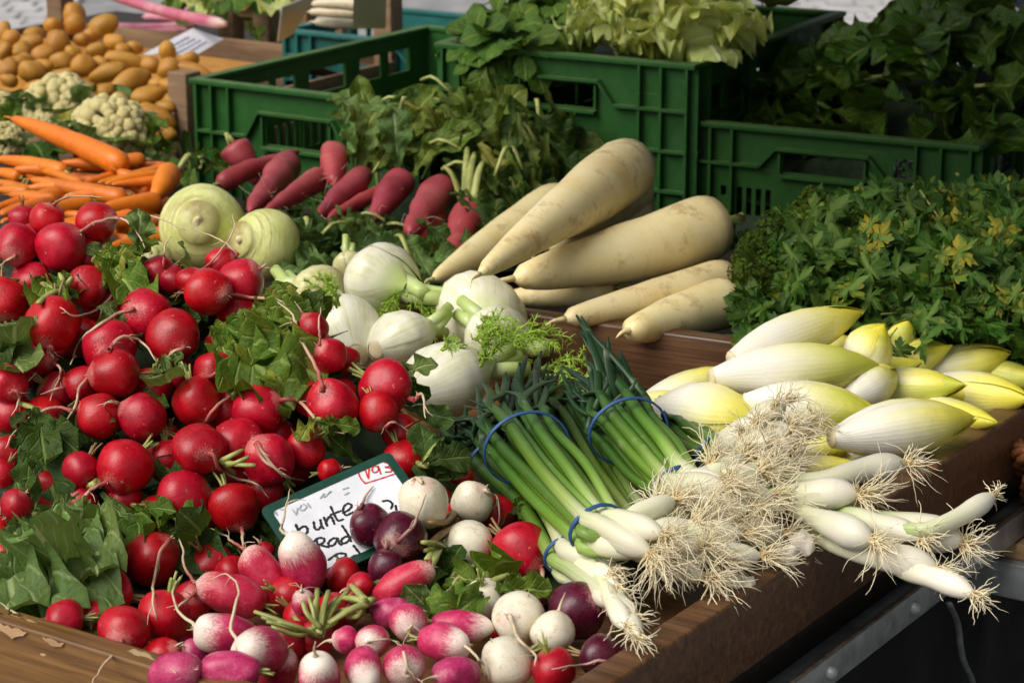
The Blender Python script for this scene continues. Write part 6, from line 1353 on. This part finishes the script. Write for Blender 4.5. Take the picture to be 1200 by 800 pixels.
# ================================================================== spinach in the right crate
RXd = (R_B - R_A).normalized(); RYd = Vector((-RXd.y, RXd.x, 0))
random.seed(15); lbS = "loose dark spinach leaf heaped in the right green crate"
def sheap(u, v): return 1.0 + .14 * math.sin(math.pi * min(1, max(0, (v - .08) / .9))) ** .8 * interp([0, .25, .6, 1, 1.2], [.2, .55, 1, .95, .8], u)
for q in range(150):
    u, v = random.uniform(.05, 1.0), random.uniform(.05, .95); v = .07 + v * .90; p = R_A + RXd * (.379 * u) + RYd * (.56 * v); p.z = sheap(u, v) + random.uniform(-.025, .018)
    a = random.uniform(0, 6.28); e = Vector((math.cos(a), math.sin(a), random.uniform(-.7, .5))); e = e - RYd * 1.6 * min(0, e.dot(RYd)) if v < .26 else e; e.normalize(); L = random.uniform(.09, .14); B = p - e * L * .5; Mx = frame(y=e, z=Vector((0, -.5, 1)) + rv(.7), s=(L * random.uniform(.9, 1.3), L, L))
    t = put("spinach_leaf", random.choice(LV['spin']), None, Matrix.Translation(B) @ Mx); tag(t, lbS, "leaf", "loose spinach leaves in the crate")
    if q % 40 == 0:
        m = MB(); iv = t.matrix_world.inverted(); m.tube([(0, .05, 0), (.02, -.18, .03), (-.02, -.42, random.uniform(-.2, .25))], [.022, .028, .03], 6); put("stalk", m.me("stalk", M['stalk']), t)
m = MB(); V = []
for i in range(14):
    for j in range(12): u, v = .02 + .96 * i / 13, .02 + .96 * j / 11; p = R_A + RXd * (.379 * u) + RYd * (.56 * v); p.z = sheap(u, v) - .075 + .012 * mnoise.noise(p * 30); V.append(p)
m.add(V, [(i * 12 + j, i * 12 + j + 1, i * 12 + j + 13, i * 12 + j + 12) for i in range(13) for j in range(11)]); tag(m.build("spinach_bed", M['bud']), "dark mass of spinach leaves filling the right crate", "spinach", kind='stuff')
# ================================================================== lettuce in the tall crate
MXd = (M_B - M_A).normalized(); MYd = Vector((-MXd.y, MXd.x, 0)); MW = (M_B - M_A).length
def MPt(u, v, z): return M_A + MXd * (MW * u) + MYd * (.52 * v) + Vector((0, 0, z))
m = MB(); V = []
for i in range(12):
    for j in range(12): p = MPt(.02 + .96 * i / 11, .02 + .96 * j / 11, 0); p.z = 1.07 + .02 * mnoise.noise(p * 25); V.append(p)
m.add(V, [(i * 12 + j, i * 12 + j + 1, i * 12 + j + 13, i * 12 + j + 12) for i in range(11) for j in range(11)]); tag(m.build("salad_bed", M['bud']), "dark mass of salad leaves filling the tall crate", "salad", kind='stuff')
def lettuce(label, P, k, key='lett', n=26, name="lettuce_head"):
    t = thing(name, label, "lettuce", P, "pale lettuce heads in the tall crate"); inv = Matrix.Translation(-P)
    for q in range(n):
        f = q / n; a = q * 2.39996; el = R(75 - 95 * f); e = Vector((math.cos(a) * math.cos(el), math.sin(a) * math.cos(el), math.sin(el)))
        b = P + Vector((math.cos(a), math.sin(a), 0)) * k * .35 * f + Vector((0, 0, -.2 * k)); T = P + e * k * (.75 + .5 * f) + rv(.1 * k); leaf_at(t, key, b, T, (e.cross(Vector((-math.sin(a), math.cos(a), 0)))) * -1 + rv(.3), 1.15, inv=inv)
    V, F, U = lathe([(.02, -1)] + [(math.sin(math.pi * k_ / 9), -math.cos(math.pi * k_ / 9)) for k_ in range(1, 9)] + [(.02, 1)], 16, .15, 2.5); put("heart", mesh("heart", V, F, M['lettuce'], True, U), t, Matrix.Diagonal((k * .62, k * .62, k * .62, 1)))
for lb, u, v, z, k in (("round pale lettuce head in the middle of the tall crate", .62, .17, .045, .085), ("frilly pale lettuce head at the front right of the tall crate", .88, .20, .03, .10), ("lettuce head at the back of the tall crate", .50, .72, .08, .09), ("lettuce head at the back right of the tall crate", .88, .75, .08, .095), ("pale lettuce head between the others at the right rear", .74, .52, .08, .085)): lettuce(lb, MPt(u, v, z), k)
random.seed(9)
for u, v, z in ((.10, .15, .02), (.22, .05, .005), (.30, .2, .04), (.16, .35, .05), (.38, .1, .02), (.05, .3, .03), (.28, .42, .05), (.42, .32, .04), (.2, -.015, -.02), (.12, .02, .0), (.33, .0, .0), (.46, .14, .02), (.25, .28, .06)):
    P = MPt(u, v, z); t = thing("lambs_lettuce", "dark green rosette of round salad leaves on the crate's left half" if v > 0 else "rosette of round salad leaves drooping over the tall crate's rim", "salad", P, "rosettes of lamb's lettuce"); inv = Matrix.Translation(-P)
    for q in range(13):
        a = q * 2.39996; el = R(random.uniform(-35, 60)) if v > 0 else R(random.uniform(-70, 30)); e = Vector((math.cos(a) * math.cos(el), math.sin(a) * math.cos(el), math.sin(el))); 
        if v <= .02 and e.dot(MYd) > 0: e = e - MYd * 1.2 * e.dot(MYd)
        e.normalize(); L = random.uniform(.045, .075); leaf_at(t, 'lamb', P, P + e * L, Vector((0, 0, 1)) - CF * .5 + rv(.4), 1.1, inv=inv)
# greens and leaves at the very back
greens("light green salad leaves at the top edge behind the rhubarb", (255, 8), .98, fan(40, 190, 345, -12, 16, .97, 1.04, ('lett', 'rad', 'lamb')), 'rad', 1.2, 0)
greens("loose greens below the tilted white card", (300, 28), .95, fan(12, 265, 345, 18, 40, .95, .98, ('rad', 'lett')), 'rad', 1.0, 0)

# ================================================================== wicker basket, bag, person
q = PZ(1318, 592, .865); t = thing("wicker_basket", "brown wicker basket with a twisted rim at the right edge", "basket", q); m = MB(); RB = .102
for s in range(3):
    pts = []
    for i in range(97):
        a = i / 96 * 2 * math.pi; tw = a * 14 + s * 2.094; r = RB + .0055 * math.cos(tw); pts.append((r * math.cos(a), r * math.sin(a), .055 + .0055 * math.sin(tw)))
    m.tube(pts, .0046, 6, cap=False)
m.build("braided_rim", M['wicker'], t)
for k in range(9):
    m = MB(); pts = [((RB - .004 * k - .002 + (.003 if (i + k) % 2 else -.003)) * math.cos(i / 48 * 2 * math.pi), (RB - .004 * k - .002 + (.003 if (i + k) % 2 else -.003)) * math.sin(i / 48 * 2 * math.pi), .044 - k * .011) for i in range(49)]; m.tube(pts, .0052, 6, cap=False); m.build("weaver", M['wicker'], t)
m = MB()
for i in range(24): a = i / 24 * 2 * math.pi; m.tube([(RB * .98 * math.cos(a), RB * .98 * math.sin(a), .052), (RB * .64 * math.cos(a), RB * .64 * math.sin(a), -.055)], .003, 5)
m.build("stakes", M['wicker'], t); m = MB(); m.add([(RB * .66 * math.cos(i * .2618), RB * .66 * math.sin(i * .2618), -.05) for i in range(24)], [tuple(range(24))]); m.build("bottom", M['wicker'], t)
c = PZ(1185, 215, .93); m = MB(); V = []
for i in range(15):
    for j in range(15): u, v = i / 7 - 1, j / 7 - 1; V.append(Vector((u * .075, v * .075, .05 * max(0, (1 - u * u) * (1 - v * v)) ** .5 + .016 * mnoise.noise(Vector((u * 3, v * 3, 4)), noise_basis='VORONOI_F2F1'))))
m.add(V, [(i * 15 + j, i * 15 + j + 15, i * 15 + j + 16, i * 15 + j + 1) for i in range(14) for j in range(14)]); o = m.build("plastic_bag", M['foil'], None, False); o.location = c; tag(o, "crumpled clear plastic bag beside the right crate", "bag")
# passer-by on the square
t = thing("person", "person in navy trousers and white shoes walking on the square behind the stall", "person", (2.12, 10.3, 0)); PC = Vector((2.12, 10.3, 0))
J = {'pel': (0, 0, .95), 'sp': (0, .0, 1.15), 'ch': (0, 0, 1.36), 'nk': (0, 0, 1.50), 'hd': (0, -.02, 1.60), 'tp': (0, -.02, 1.74),
     'hl': (-.10, 0, .90), 'kl': (-.13, -.06, .50), 'al': (-.14, .06, .10), 'fl': (-.15, -.10, .05), 'hr': (.10, 0, .90), 'kr': (.13, .04, .50), 'ar': (.14, .10, .10), 'fr': (.15, -.05, .05),
     'sl': (-.19, 0, 1.43), 'el': (-.25, .04, 1.15), 'wl': (-.25, -.10, .92), 'gl': (-.25, -.13, .84), 'sr': (.19, 0, 1.43), 'er': (.25, .05, 1.15), 'wr': (.26, -.08, .92), 'gr': (.26, -.11, .84)}
def skin(name, names, edges, radii, mat, root):
    me = bpy.data.meshes.new(name); me.from_pydata([J[k] for k in names], [(names.index(a), names.index(b)) for a, b in edges], []); o = put(name, me, t); o.modifiers.new("skin", 'SKIN'); s = o.modifiers.new("sub", 'SUBSURF'); s.levels = s.render_levels = 2
    for i, k in enumerate(names): v = me.skin_vertices[0].data[i]; v.radius = (radii[k], radii[k]); v.use_root = (k == root)
    me.materials.append(M[mat]); return o
skin("body", ['pel', 'sp', 'ch', 'nk', 'hd', 'tp', 'sl', 'el', 'wl', 'gl', 'sr', 'er', 'wr', 'gr'], [('pel', 'sp'), ('sp', 'ch'), ('ch', 'nk'), ('nk', 'hd'), ('hd', 'tp'), ('ch', 'sl'), ('sl', 'el'), ('el', 'wl'), ('wl', 'gl'), ('ch', 'sr'), ('sr', 'er'), ('er', 'wr'), ('wr', 'gr')], dict(pel=.15, sp=.14, ch=.16, nk=.06, hd=.095, tp=.07, sl=.07, el=.05, wl=.035, gl=.03, sr=.07, er=.05, wr=.035, gr=.03), 'shirt', 'pel')
skin("trousers", ['pel', 'hl', 'kl', 'al', 'hr', 'kr', 'ar'], [('pel', 'hl'), ('hl', 'kl'), ('kl', 'al'), ('pel', 'hr'), ('hr', 'kr'), ('kr', 'ar')], dict(pel=.165, hl=.11, kl=.085, al=.075, hr=.11, kr=.085, ar=.075), 'navy', 'pel')
for a in ('al', 'ar'):
    m = MB(); x, y, z = J[a]; V, F, U = lathe([(.01, 0), (.045, .01), (.055, .04), (.05, .10), (.045, .18), (.03, .26), (.01, .28)], 14); m.add([Vector((v[0] * .9 + x, y + .08 - v[2], max(.004, .045 + v[1] * .75))) for v in V], F); m.build("shoe", M['shoe'], t)
